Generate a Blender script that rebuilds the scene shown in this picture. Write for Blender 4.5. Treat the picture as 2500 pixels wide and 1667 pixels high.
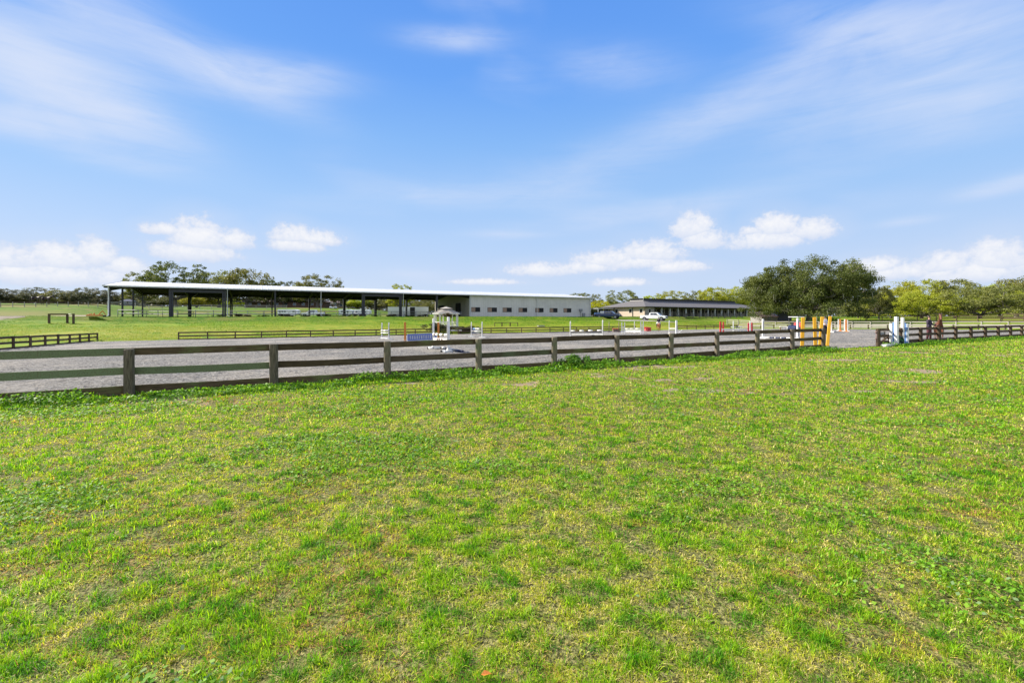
import bpy, bmesh, math, random
import numpy as np
from mathutils import Vector, Matrix
R = math.radians
scene = bpy.context.scene
for o in list(bpy.data.objects): bpy.data.objects.remove(o)

# ------------------------------------------------------------------ camera
ZC = 1.5
F = 1111.0            # focal length in pixels of the 2500 px wide photograph (16 mm lens)
HY = 773.0            # eye level row
cam = bpy.data.cameras.new('camera'); cam_o = bpy.data.objects.new('camera', cam)
scene.collection.objects.link(cam_o); scene.camera = cam_o
cam.sensor_width = 36; cam.lens = 16; cam.clip_start = 0.05; cam.clip_end = 6000
cam.shift_y = -(833.5 - HY) / 2500
cam_o.location = (0, 0, ZC); cam_o.rotation_euler = (R(90), 0, 0)

# ------------------------------------------------------------------ sun, sky, exposure
SUN_EL, SUN_V = R(34), (-0.93, 0.37)
_l = math.hypot(*SUN_V)
sun_dir = Vector((SUN_V[0]/_l*math.cos(SUN_EL), SUN_V[1]/_l*math.cos(SUN_EL), math.sin(SUN_EL)))
sl = bpy.data.lights.new('sun', 'SUN'); sl.energy = 5.0; sl.angle = R(0.5); sl.color = (1.0, 0.93, 0.82)
so = bpy.data.objects.new('sun', sl); scene.collection.objects.link(so)
so.rotation_euler = sun_dir.to_track_quat('Z', 'Y').to_euler()
scene.view_settings.view_transform = 'Standard'; scene.view_settings.look = 'None'
scene.view_settings.gamma = 1; scene.view_settings.exposure = 1.0
scene.cycles.max_bounces = 6; scene.cycles.diffuse_bounces = 3; scene.cycles.transparent_max_bounces = 6

world = bpy.data.worlds.new('World'); scene.world = world; world.use_nodes = True
wt = world.node_tree; wt.nodes.clear()
class NT:
    """tiny helper for building node graphs"""
    def __init__(s, t): s.t = t
    def n(s, typ, **kw):
        nd = s.t.nodes.new(typ)
        for k, v in kw.items(): setattr(nd, k, v)
        return nd
    def _in(s, sock, v):
        if hasattr(v, 'is_output'): s.t.links.new(v, sock)
        else: sock.default_value = v
    def m(s, op, a, b=0.0, c=None, clamp=False):
        nd = s.n('ShaderNodeMath', operation=op, use_clamp=clamp)
        s._in(nd.inputs[0], a)
        if op not in ('SQRT', 'ABSOLUTE', 'ARCSINE', 'SINE', 'COSINE'): s._in(nd.inputs[1], b)
        if c is not None: s._in(nd.inputs[2], c)
        return nd.outputs[0]
    def mix(s, f, a, b, mode='MIX'):
        nd = s.n('ShaderNodeMix', data_type='RGBA', blend_type=mode)
        s._in(nd.inputs[0], f); s._in(nd.inputs[6], a); s._in(nd.inputs[7], b)
        return nd.outputs[2]
    def noise(s, vec, scale, detail=3, rough=0.5, dist=0.0):
        nd = s.n('ShaderNodeTexNoise'); s._in(nd.inputs['Vector'], vec)
        nd.inputs['Scale'].default_value = scale; nd.inputs['Detail'].default_value = detail
        nd.inputs['Roughness'].default_value = rough; nd.inputs['Distortion'].default_value = dist
        return nd.outputs[0]
    def ramp(s, f, p0, p1, lo=0.0, hi=1.0, smooth=True):
        nd = s.n('ShaderNodeMapRange', interpolation_type='SMOOTHSTEP' if smooth else 'LINEAR')
        s._in(nd.inputs[0], f)
        for i, v in enumerate((p0, p1, lo, hi)): nd.inputs[1+i].default_value = v
        return nd.outputs[0]
    def scalev(s, vec, sc, rot=(0, 0, 0), loc=(0, 0, 0)):
        nd = s.n('ShaderNodeMapping'); s._in(nd.inputs[0], vec)
        nd.inputs[1].default_value = loc; nd.inputs[2].default_value = rot; nd.inputs[3].default_value = sc
        return nd.outputs[0]

def build_sky():
    g = NT(wt)
    sky = g.n('ShaderNodeTexSky', sky_type='NISHITA', sun_disc=False)
    sky.sun_elevation = SUN_EL; sky.sun_rotation = math.atan2(sun_dir.x, sun_dir.y)
    sky.altitude = 20; sky.air_density = 1.0; sky.dust_density = 0.4; sky.ozone_density = 2.5
    tc = g.n('ShaderNodeTexCoord'); d = tc.outputs['Generated']
    sp = g.n('ShaderNodeSeparateXYZ'); g._in(sp.inputs[0], d)
    az = g.m('ARCTAN2', sp.outputs[0], sp.outputs[1]); el = g.m('ARCSINE', sp.outputs[2])
    col = sky.outputs[0]
    # clear-air colour by elevation, as a real sky shows it, blended with the physical sky
    cr = g.n('ShaderNodeValToRGB'); E = cr.color_ramp.elements
    stops = ((0.0, (206, 222, 246)), (.072, (198, 217, 247)), (.13, (183, 211, 249)), (.20, (162, 202, 250)), (.30, (136, 187, 249)), (.40, (108, 168, 248)), (.52, (97, 157, 243)), (.75, (70, 125, 215)), (1.0, (50, 95, 180)))
    lin = lambda c: tuple(((v/255+.055)/1.055)**2.4 for v in c)
    while len(E) < len(stops): E.new(.5)
    for e_, (q, c) in zip(E, stops): e_.position = q*.8; e_.color = (*lin(c), 1)
    g._in(cr.inputs[0], g.m('MULTIPLY', el, .8/1.2, clamp=True))
    grad = g.mix(1.0, cr.outputs[0], (SK, SK, SK, 1), 'MULTIPLY')
    col = g.mix(.94, col, grad)
    cv = g.n('ShaderNodeCombineXYZ'); g._in(cv.inputs[0], az); g._in(cv.inputs[1], el)
    P = cv.outputs[0]
    # pale moist air low over the land
    def ell(px, py, w, h, ang=0.0, SC=False):
        """soft elliptical field in azimuth / elevation around the direction of a photo pixel"""
        dx = px - 1250
        if h < 60 and SC: w, h = w*1.22, h*1.18
        a0 = math.atan(dx/F); e0 = math.atan((HY-py)/math.hypot(F, dx))
        kx = F / (1 + (dx/F)**2) ; kx = F*(1+(dx/F)**2); ky = math.hypot(F, dx)
        wa, he = w/kx, h/ky*1.0
        x = g.m('SUBTRACT', az, a0); y = g.m('SUBTRACT', el, e0)
        ca, sa = math.cos(ang), math.sin(ang)
        xr = g.m('ADD', g.m('MULTIPLY', x, ca/wa), g.m('MULTIPLY', y, sa/wa))
        yr = g.m('ADD', g.m('MULTIPLY', x, -sa/he), g.m('MULTIPLY', y, ca/he))
        r2 = g.m('ADD', g.m('MULTIPLY', xr, xr), g.m('MULTIPLY', yr, yr))
        return r2, yr
    # thin high streaks
    wn = g.noise(g.scalev(P, (5, 14, 1), (0, 0, R(-12))), 1.0, 5, 0.6, 0.7)
    wn2 = g.noise(g.scalev(P, (1.7, 5, 1), (0, 0, R(-14)), (3, 1, 0)), 1.0, 3, 0.5, 0.5)
    tot = g.m('MULTIPLY', g.ramp(wn2, 0.50, 0.80), 0.28)
    for (px, py, w, h, a, s) in ((60, 175, 260, 62, -14, .95), (230, 235, 230, 45, -22, .60), (190, 75, 260, 100, -20, .42),
            (60, 300, 230, 30, 6, .62), (520, 165, 230, 38, -14, .50), (660, 182, 150, 30, 4, .75), (1120, 97, 95, 17, 2, .60),
            (300, 395, 150, 22, -3, .30), (1500, 165, 130, 34, -6, .28), (1800, 255, 420, 48, 14, .42), (2250, 170, 330, 80, 16, .55),
            (2400, 250, 260, 60, 5, .45), (2100, 60, 260, 40, -20, .30), (2460, 452, 120, 17, 6, .65), (1150, 475, 260, 22, 4, .26),
            (1600, 515, 330, 22, 6, .30), (1240, 572, 70, 9, 0, .35), (2215, 540, 60, 9, 2, .40), (1010, 670, 60, 12, 0, .4)):
        r2, _ = ell(px, py, w, h, R(a))
        f = g.m('EXPONENT', g.m('MULTIPLY', r2, -0.8))
        tot = g.m('ADD', tot, g.m('MULTIPLY', f, s))
    wf = g.noise(g.scalev(P, (4, 40, 1), (0, 0, R(-10))), 1.0, 5, 0.65, 0.5)
    tex = g.m('ADD', g.m('ADD', g.m('MULTIPLY', wn, 2.0), g.m('MULTIPLY', wf, 1.5)), -0.85)
    tot = g.m('MULTIPLY', tot, tex)
    tot = g.m('MULTIPLY', tot, g.ramp(el, 0.0, 0.06))
    tot = g.m('SUBTRACT', 1.0, g.m('EXPONENT', g.m('MULTIPLY', g.m('MAXIMUM', tot, 0.0), -1.45)))
    col = g.mix(g.m('MULTIPLY', tot, 0.95, clamp=True), col, CIRRUS_C)
    # bright cloud added out of view behind the camera, to fill the shaded sides
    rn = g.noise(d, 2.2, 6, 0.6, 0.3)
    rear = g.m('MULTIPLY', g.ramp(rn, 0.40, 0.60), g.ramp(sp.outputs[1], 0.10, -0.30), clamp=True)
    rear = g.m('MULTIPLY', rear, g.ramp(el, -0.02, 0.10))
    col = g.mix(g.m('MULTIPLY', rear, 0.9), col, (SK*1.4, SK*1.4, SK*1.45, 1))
    # low cumulus heaps
    pn = g.noise(g.scalev(P, (1, 1.25, 1)), 26, 9, 0.68, 0.2); pn2 = g.noise(P, 95, 5, 0.6, 0.2)
    nz = g.m('ADD', g.m('MULTIPLY', g.m('SUBTRACT', pn, 0.5), 2.6), g.m('MULTIPLY', g.m('SUBTRACT', pn2, 0.5), 1.5))
    best = None; yrs = None
    for (px, py, w, h) in ((40, 640, 95, 42), (150, 640, 95, 48), (235, 628, 55, 50), (310, 655, 60, 30), (120, 675, 240, 40),
            (490, 590, 78, 56), (395, 563, 52, 20), (575, 592, 48, 32), (470, 620, 110, 32),
            (715, 580, 55, 32), (775, 588, 62, 26), (730, 602, 70, 24),
            (1330, 662, 92, 22), (1490, 640, 90, 30), (1590, 622, 80, 36), (1690, 560, 52, 40), (1720, 590, 52, 34), (1650, 655, 70, 18),
            (1890, 560, 62, 42), (1985, 565, 62, 34), (1870, 590, 90, 34), (1830, 566, 26, 16), (1510, 692, 66, 14), (1440, 655, 70, 20), (1540, 645, 110, 22),
            (2140, 655, 80, 26), (2190, 668, 90, 28), (2310, 650, 75, 38), (2430, 640, 80, 58), (2380, 670, 140, 40), (1180, 690, 90, 10)):
        r2, yr = ell(px, py, w, h, SC=True)
        base = g.m('MULTIPLY', g.ramp(yr, -1.0, -0.05, 1.3, 0.0), 1.0)   # undersides dissolve
        f = g.m('SUBTRACT', g.m('SUBTRACT', 1.0, r2), base)
        if best is None: best, yrs = f, yr   # height within the heap drives its shaded base
        else:
            gt = g.m('GREATER_THAN', f, best); best = g.m('MAXIMUM', best, f)
            yrs = g.m('ADD', yrs, g.m('MULTIPLY', gt, g.m('SUBTRACT', yr, yrs)))
    fld = g.m('ADD', best, g.m('MULTIPLY', nz, 0.80))
    hard = g.ramp(fld, -0.15, 0.65)
    soft = g.ramp(best, -2.2, 0.6)
    al = g.m('ADD', g.m('MULTIPLY', hard, 0.78), g.m('MULTIPLY', soft, 0.22), clamp=True)
    ccol = g.mix(g.m('MULTIPLY', g.ramp(fld, 0.0, 1.3), g.ramp(yrs, -.7, .35)), CUM_LO, CUM_HI)
    col = g.mix(al, col, ccol)
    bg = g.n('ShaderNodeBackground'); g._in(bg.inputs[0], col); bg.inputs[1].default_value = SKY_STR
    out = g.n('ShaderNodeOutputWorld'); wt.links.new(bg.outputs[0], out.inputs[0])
SKY_STR = 0.08; SK = 1/(SKY_STR*2.0)
CIRRUS_C = (SK*.70, SK*.78, SK*.96, 1); CUM_LO = (SK*.68, SK*.755, SK*.92, 1); CUM_HI = (SK*.93, SK*.94, SK*.98, 1)
build_sky()

# ------------------------------------------------------------------ noise and terrain
def _hash(ix, iy, seed):
    h = (ix.astype(np.int64)*374761393 + iy.astype(np.int64)*668265263 + seed*1442695041) & 0xFFFFFFFF
    h = ((h ^ (h >> 13))*1274126177) & 0xFFFFFFFF
    return ((h ^ (h >> 16)) & 0xFFFF)/65535.0
def vnoise(x, y, seed=0):
    x = np.asarray(x, float); y = np.asarray(y, float)
    ix = np.floor(x); iy = np.floor(y); fx = x-ix; fy = y-iy
    fx = fx*fx*(3-2*fx); fy = fy*fy*(3-2*fy)
    a = _hash(ix, iy, seed); b = _hash(ix+1, iy, seed); c = _hash(ix, iy+1, seed); d = _hash(ix+1, iy+1, seed)
    return (a*(1-fx)+b*fx)*(1-fy) + (c*(1-fx)+d*fx)*fy
def fbm(x, y, seed=0, octv=4, gain=0.5):
    s = 0; am = 1; t = 0
    for i in range(octv):
        s = s + am*vnoise(x*2**i, y*2**i, seed+i*17); t += am; am *= gain
    return s/t
def sst(x, a, b):
    t = np.clip((x-a)/(b-a), 0, 1); return t*t*(3-2*t)
D1 = (0.8742, 0.4856); D2 = (-0.4856, 0.8742)      # along / across the riding arena
TH = math.atan2(D1[1], D1[0])
def XY(a, b): return (a*D1[0]+b*D2[0], a*D1[1]+b*D2[1])
def AB(x, y): return (x*D1[0]+y*D1[1], x*D2[0]+y*D2[1])
A0, A1, B0, B1 = -13.6, 81.5, 11.12, 56.4           # arena rectangle
def arena_z(b): return -0.0188*(b-B0)
def H(x, y, fine=True):
    x = np.asarray(x, float); y = np.asarray(y, float)
    a, b = AB(x, y)
    zb = np.where(b < B0, 0.0, np.where(b < B1, arena_z(b), arena_z(B1)))
    zb = zb + np.clip((b-56.0)/(91.8-56.0), 0, 1)**.95*(1.47-arena_z(B1))
    left = 1-sst(a, 25, 75)
    zb = zb + left*(3.1*sst(b, 138, 178) + 2.6*sst(b, 175, 330)) + (1-left)*0.5*sst(b, 140, 400)
    zb = np.maximum(zb, 1.47+sst(-a, 20.8, 32)*2.9*sst(b, 90, 140)*(b > 85) - 9*(b <= 85))
    aa = np.clip(a, -400, 400)
    zr = np.interp(aa, [0, 81.5, 90, 105, 122, 170, 300], [-.85, -.85, -.85, .35, .85, 1.35, 2.4])
    w = sst(a, 80, 104)*(1-sst(b, 62, 86))*sst(b, 4, 22)
    z = zb*(1-w)+zr*w
    z = z + 1.9*sst(-y, 3, 60)*0
    lawn = (b < B0)
    und = (fbm(x*.55+7, y*.55, 5, 3)-.5)*.10*sst(B0-b, 0, 2.5)
    out = (fbm(x*.06, y*.06, 9, 3)-.5)*0.5*sst(b, B1+1, B1+12) * (1-sst(b, 84, 90)*(1-sst(b, 132, 150)))
    return z + np.where(lawn, und, 0) + out
def Hs(x, y): return float(H(x, y))
def ray(px, py, y0=1.0, y1=900.0):
    """ground point seen at a photo pixel"""
    ys = np.exp(np.linspace(math.log(y0), math.log(y1), 4000))
    xs = (px-1250)/F*ys; zs = ZC-(py-HY)/F*ys
    hit = np.nonzero(H(xs, ys) >= zs)[0]
    i = hit[0] if len(hit) else len(ys)-1
    return Vector((xs[i], ys[i], float(H(xs[i], ys[i]))))
def at(px, Y):
    x = (px-1250)/F*Y; return Vector((x, Y, Hs(x, Y)))
def hz(py, Y): return ZC-(py-HY)/F*Y

# ------------------------------------------------------------------ object helpers
COL = scene.collection
def tag(o, label=None, cat=None, group=None, kind=None):
    if label: o['label'] = label
    if cat: o['category'] = cat
    if group: o['group'] = group
    if kind: o['kind'] = kind
    return o
def empty(name, loc=(0, 0, 0), rz=0.0, label=None, cat=None, group=None):
    o = bpy.data.objects.new(name, None); COL.objects.link(o); o.empty_display_size = .2
    o.location = loc; o.rotation_euler = (0, 0, rz)
    return tag(o, label, cat, group)
def link_mesh(name, me, mats, parent=None, loc=None):
    o = bpy.data.objects.new(name, me); COL.objects.link(o)
    for m in (mats if isinstance(mats, (list, tuple)) else [mats]): me.materials.append(m)
    if parent: o.parent = parent
    if loc is not None: o.location = loc
    return o
class MB:
    def __init__(s): s.v = []; s.f = []; s.mi = []; s.m = 0; s.sm = []
    def _add(s, vs, fs, smooth=False):
        n = len(s.v); s.v += [tuple(v) for v in vs]
        for f in fs: s.f.append([n+i for i in f]); s.mi.append(s.m); s.sm.append(smooth)
        return s
    def box(s, c, size, rz=0.0, M=None):
        x, y, z = [q/2 for q in size]; c = Vector(c)
        vs = [Vector((sx*x, sy*y, sz*z)) for sz in (-1, 1) for sy in (-1, 1) for sx in (-1, 1)]
        rm = M if M is not None else Matrix.Rotation(rz, 3, 'Z')
        return s._add([c+rm @ v for v in vs], [(0, 2, 3, 1), (4, 5, 7, 6), (0, 1, 5, 4), (2, 6, 7, 3), (0, 4, 6, 2), (1, 3, 7, 5)])
    def b2(s, x0, x1, y0, y1, z0, z1):
        return s.box(((x0+x1)/2, (y0+y1)/2, (z0+z1)/2), (abs(x1-x0), abs(y1-y0), abs(z1-z0)))
    def bar(s, p0, p1, w, h, up=(0, 0, 1)):
        """rectangular bar: w across, h along up"""
        p0 = Vector(p0); p1 = Vector(p1); d = (p1-p0); L = d.length; d.normalize(); up = Vector(up)
        sd = d.cross(up)
        if sd.length < 1e-4: sd = d.cross(Vector((0, 1, 0)))
        sd.normalize(); u = sd.cross(d)
        vs = []
        for p in (p0, p1):
            for a, b in ((-1, -1), (1, -1), (1, 1), (-1, 1)): vs.append(p+sd*(a*w/2)+u*(b*h/2))
        return s._add(vs, [(0, 1, 2, 3), (7, 6, 5, 4), (0, 4, 5, 1), (1, 5, 6, 2), (2, 6, 7, 3), (3, 7, 4, 0)])
    def tube(s, pts, rad, n=8, cap=True):
        """round tube along pts with radius (or radii)"""
        pts = [Vector(p) for p in pts]; rs = rad if isinstance(rad, (list, tuple)) else [rad]*len(pts)
        base = len(s.v); ref = None
        for i, p in enumerate(pts):
            d = (pts[min(i+1, len(pts)-1)]-pts[max(i-1, 0)]).normalized()
            if ref is None: ref = d.orthogonal().normalized()
            ref = (ref-d*ref.dot(d))
            if ref.length < 1e-5: ref = d.orthogonal()
            ref.normalize(); q = d.cross(ref)
            for k in range(n):
                t = 2*math.pi*k/n; s.v.append(tuple(p+(ref*math.cos(t)+q*math.sin(t))*rs[i]))
        for i in range(len(pts)-1):
            for k in range(n):
                a = base+i*n+k; b = base+i*n+(k+1) % n
                s.f.append([a, b, b+n, a+n]); s.mi.append(s.m); s.sm.append(True)
        if cap:
            s.f.append([base+k for k in range(n)][::-1]); s.mi.append(s.m); s.sm.append(False)
            e = base+(len(pts)-1)*n; s.f.append([e+k for k in range(n)]); s.mi.append(s.m); s.sm.append(False)
        return s
    def ell(s, c, r, n=12, k=8, M=None):
        """ellipsoid"""
        c = Vector(c); vs = []; fs = []
        for i in range(k+1):
            ph = math.pi*i/k
            for j in range(n):
                t = 2*math.pi*j/n
                v = Vector((r[0]*math.sin(ph)*math.cos(t), r[1]*math.sin(ph)*math.sin(t), r[2]*math.cos(ph)))
                vs.append(c+(M @ v if M is not None else v))
        for i in range(k):
            for j in range(n):
                a = i*n+j; b = i*n+(j+1) % n; fs.append((a, a+n, b+n, b))
        return s._add(vs, fs, True)
    def poly(s, vs, fs, smooth=False): return s._add(vs, fs, smooth)
    def prism(s, prof, y0, y1, axis='y'):
        """extrude an x-z outline from y0 to y1"""
        n = len(prof)
        vs = [(x, y0, z) for x, z in prof]+[(x, y1, z) for x, z in prof]
        fs = [tuple(range(n)), tuple(range(2*n-1, n-1, -1))]+[(i, n+i, n+(i+1) % n, (i+1) % n) for i in range(n)]
        return s._add(vs, fs)
    def build(s, name, mats, parent=None, loc=None, bevel=0.0):
        me = bpy.data.meshes.new(name); me.from_pydata(s.v, [], s.f)
        me.polygons.foreach_set('material_index', s.mi); me.polygons.foreach_set('use_smooth', s.sm)
        o = link_mesh(name, me, mats, parent, loc)
        bm = bmesh.new(); bm.from_mesh(me); bmesh.ops.recalc_face_normals(bm, faces=bm.faces); bm.to_mesh(me); bm.free()
        if bevel:
            b = o.modifiers.new('bevel', 'BEVEL'); b.width = bevel; b.segments = 2; b.limit_method = 'ANGLE'
        me.update(); return o
def copy_tree(o, parent=None):
    c = o.copy(); COL.objects.link(c)
    if parent: c.parent = parent
    for ch in list(o.children): copy_tree(ch, c)
    return c

# ------------------------------------------------------------------ materials
def mat(name, c1, c2=None, scale=6, rough=.7, metal=0, bump=0, stretch=(1, 1, 1), thr=(.35, .65), detail=5, c3=None, s3=1.5, thr3=(.5, .7), coord='Object', bscale=None, spec=.5):
    m = bpy.data.materials.new(name); m.use_nodes = True; g = NT(m.node_tree)
    bs = m.node_tree.nodes['Principled BSDF']
    bs.inputs['Roughness'].default_value = rough; bs.inputs['Metallic'].default_value = metal
    bs.inputs['Specular IOR Level'].default_value = spec
    tc = g.n('ShaderNodeTexCoord').outputs[coord]
    v = g.scalev(tc, stretch)
    if c2 is None: c2 = tuple(x*.82 for x in c1)
    ns = g.noise(v, scale, detail, .6)
    col = g.mix(g.ramp(ns, *thr), (*c1, 1), (*c2, 1))
    if c3 is not None:
        col = g.mix(g.ramp(g.noise(g.scalev(tc, stretch, loc=(5, 3, 1)), s3, 4, .6), *thr3), col, (*c3, 1))
    g._in(bs.inputs['Base Color'], col)
    if bump:
        bn = g.n('ShaderNodeBump'); bn.inputs['Strength'].default_value = bump; bn.inputs['Distance'].default_value = .02
        g._in(bn.inputs['Height'], g.noise(v, bscale or scale*3, 4, .6)); g._in(bs.inputs['Normal'], bn.outputs[0])
    return m
M = {}
M['white'] = mat('white_paint', (.80, .79, .76), (.66, .65, .60), 5, .5, bump=.1)
M['offwhite'] = mat('weathered_white_paint', (.66, .66, .62), (.48, .48, .44), 4, .6, bump=.2)
M['yellow'] = mat('yellow_paint', (.84, .43, .018), (.68, .31, .012), 9, .55, bump=.25, thr=(.55, .8))
M['orange'] = mat('orange_paint', (.62, .22, .03), (.48, .15, .02), 6, .6)
M['red'] = mat('red_paint', (.50, .035, .03), (.38, .02, .02), 6, .5)
M['crimson'] = mat('crimson_paint', (.48, .02, .05), (.36, .015, .035), 6, .5)
M['blue'] = mat('blue_paint', (.10, .22, .52), (.07, .15, .38), 5, .5)
M['paleblue'] = mat('pale_blue_paint', (.20, .40, .72), (.15, .30, .6), 5, .5)
M['periwinkle'] = mat('faded_blue_panel', (.20, .25, .50), (.15, .19, .42), 5, .6)
M['navy'] = mat('navy_paint', (.02, .035, .09), (.015, .02, .06), 5, .5)
M['black'] = mat('black_paint', (.018, .018, .02), (.03, .03, .03), 5, .5)
M['dkgreen'] = mat('dark_green_plastic', (.01, .06, .03), (.01, .035, .02), 5, .4)
M['steel'] = mat('dark_steel', (.010, .012, .020), (.018, .020, .030), 3, .5)
M['galv'] = mat('galvanised_pipe', (.27, .28, .29), (.18, .19, .20), 4, .55, .2)
M['rubber'] = mat('rubber', (.015, .015, .016), None, 5, .85)
M['chrome'] = mat('bright_metal', (.6, .6, .62), None, 5, .25, .9)
M['glass'] = mat('dark_glass', (.02, .03, .045), (.015, .02, .03), 3, .06, 0, spec=.8)
M['glassblue'] = mat('blue_glass', (.05, .09, .16), (.03, .05, .09), 3, .08, 0, spec=.8)
def wood(name, a, b, moss, mossy=(.55, .75), sc=3, GR=None):
    m = bpy.data.materials.new(name); m.use_nodes = True; g = NT(m.node_tree); bs = m.node_tree.nodes['Principled BSDF']
    bs.inputs['Roughness'].default_value = .85; bs.inputs['Specular IOR Level'].default_value = .25
    geo = g.n('ShaderNodeNewGeometry').outputs['Position']
    tc = g.n('ShaderNodeTexCoord').outputs['Object']
    rnd = g.n('ShaderNodeObjectInfo').outputs['Random']
    grain = g.noise(g.scalev(tc, GR[0] if GR else (1.2, 22, 22)), sc, 6, .65, .6)
    col = g.mix(g.ramp(grain, .3, .7), (*a, 1), (*b, 1))
    ms = g.m('ADD', g.noise(g.scalev(tc, (1, 2.2, 2.2)), 1.6, 5, .65), g.m('MULTIPLY', g.m('SUBTRACT', rnd, .5), .30))
    fine = g.noise(tc, 45, 4, .7)
    mk = g.m('MULTIPLY', g.ramp(ms, *mossy), g.ramp(fine, .28, .55))
    col = g.mix(mk, col, (*moss, 1))
    val = g.m('ADD', g.m('MULTIPLY', rnd, .5), .75)
    hs = g.n('ShaderNodeHueSaturation'); g._in(hs.inputs['Color'], col); g._in(hs.inputs['Value'], val)
    g._in(bs.inputs['Base Color'], hs.outputs[0])
    bn = g.n('ShaderNodeBump'); bn.inputs['Strength'].default_value = .6; bn.inputs['Distance'].default_value = .01
    g._in(bn.inputs['Height'], grain); g._in(bs.inputs['Normal'], bn.outputs[0])
    return m
M['rail'] = wood('mossy_board', (.042, .028, .013), (.115, .080, .040), (.10, .115, .04))
M['railgreen'] = wood('algae_covered_board', (.06, .05, .026), (.11, .095, .05), (.13, .16, .08), (.25, .5))
M['post'] = wood('grey_post', (.065, .052, .032), (.215, .178, .122), (.10, .13, .06), (.55, .8), GR=[(20, 20, 1.5)])
M['greyboard'] = wood('silver_board', (.26, .235, .20), (.40, .37, .33), (.2, .2, .14), (.75, .95))
M['brownboard'] = wood('brown_board', (.06, .04, .025), (.11, .08, .05), (.06, .07, .03), (.7, .9))
def vert_mat(name):
    pass
# ------------------------------------------------------------------ ground sheet
def axis_lines(segs):
    out = []
    for a, b, st in segs:
        n = max(1, int(round((b-a)/st))); out += [a+(b-a)*i/n for i in range(n)]
    out.append(segs[-1][1]); return np.array(out)
al = axis_lines([(-2200, -600, 200), (-600, -200, 25), (-200, -60, 5), (-60, A0, 2), (A0, -8, .8), (-8, 14, .16), (14, 40, .4), (40, A1, 1.2), (A1, 130, 2), (130, 300, 5), (300, 900, 30), (900, 2600, 200)])
bl = axis_lines([(-1500, -200, 200), (-200, -40, 10), (-40, -14, 1), (-14, B0-1.2, .16), (B0-1.2, B0, .2), (B0, B1, 2.2), (B1, 96, .9), (96, 140, 2), (140, 200, 2.5), (200, 420, 8), (420, 900, 40), (900, 3200, 200)])
def grid_obj(name, al, bl, zf, m, kind='structure'):
    AA, BB = np.meshgrid(al, bl); X = AA*D1[0]+BB*D2[0]; Y = AA*D1[1]+BB*D2[1]; Z = zf(X, Y, AA, BB)
    co = np.stack([X, Y, Z], -1).reshape(-1, 3).astype(np.float32); na, nb = len(al), len(bl)
    i = np.arange(na-1)[None, :]+np.arange(nb-1)[:, None]*na
    f = np.stack([i, i+1, i+1+na, i+na], -1).reshape(-1, 4).astype(np.int32)
    me = np_mesh(name, co, f)
    me.polygons.foreach_set('use_smooth', np.ones(len(f), bool))
    o = link_mesh(name, me, m); o['kind'] = kind; return o
def np_mesh(name, co, faces, tris=None):
    """fast mesh from numpy quads (and optional triangles)"""
    me = bpy.data.meshes.new(name); me.vertices.add(len(co)); me.vertices.foreach_set('co', np.ascontiguousarray(co, np.float32).ravel())
    nq = 0 if faces is None else len(faces); nt = 0 if tris is None else len(tris)
    idx = []; 
    if nq: idx.append(faces.ravel())
    if nt: idx.append(tris.ravel())
    idx = np.concatenate(idx).astype(np.int32)
    me.loops.add(len(idx)); me.loops.foreach_set('vertex_index', idx)
    me.polygons.add(nq+nt)
    st = np.concatenate([np.arange(nq)*4, nq*4+np.arange(nt)*3]).astype(np.int32)
    me.polygons.foreach_set('loop_start', st)
    me.update(calc_edges=True); me.validate(); return me
def terr(X, Y, A, B):
    z = H(X, Y)
    ins = (A > A0+.2) & (A < A1-.5) & (B > B0+.1) & (B < B1-.5)
    return z-np.where(ins, .15, 0)
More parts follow.
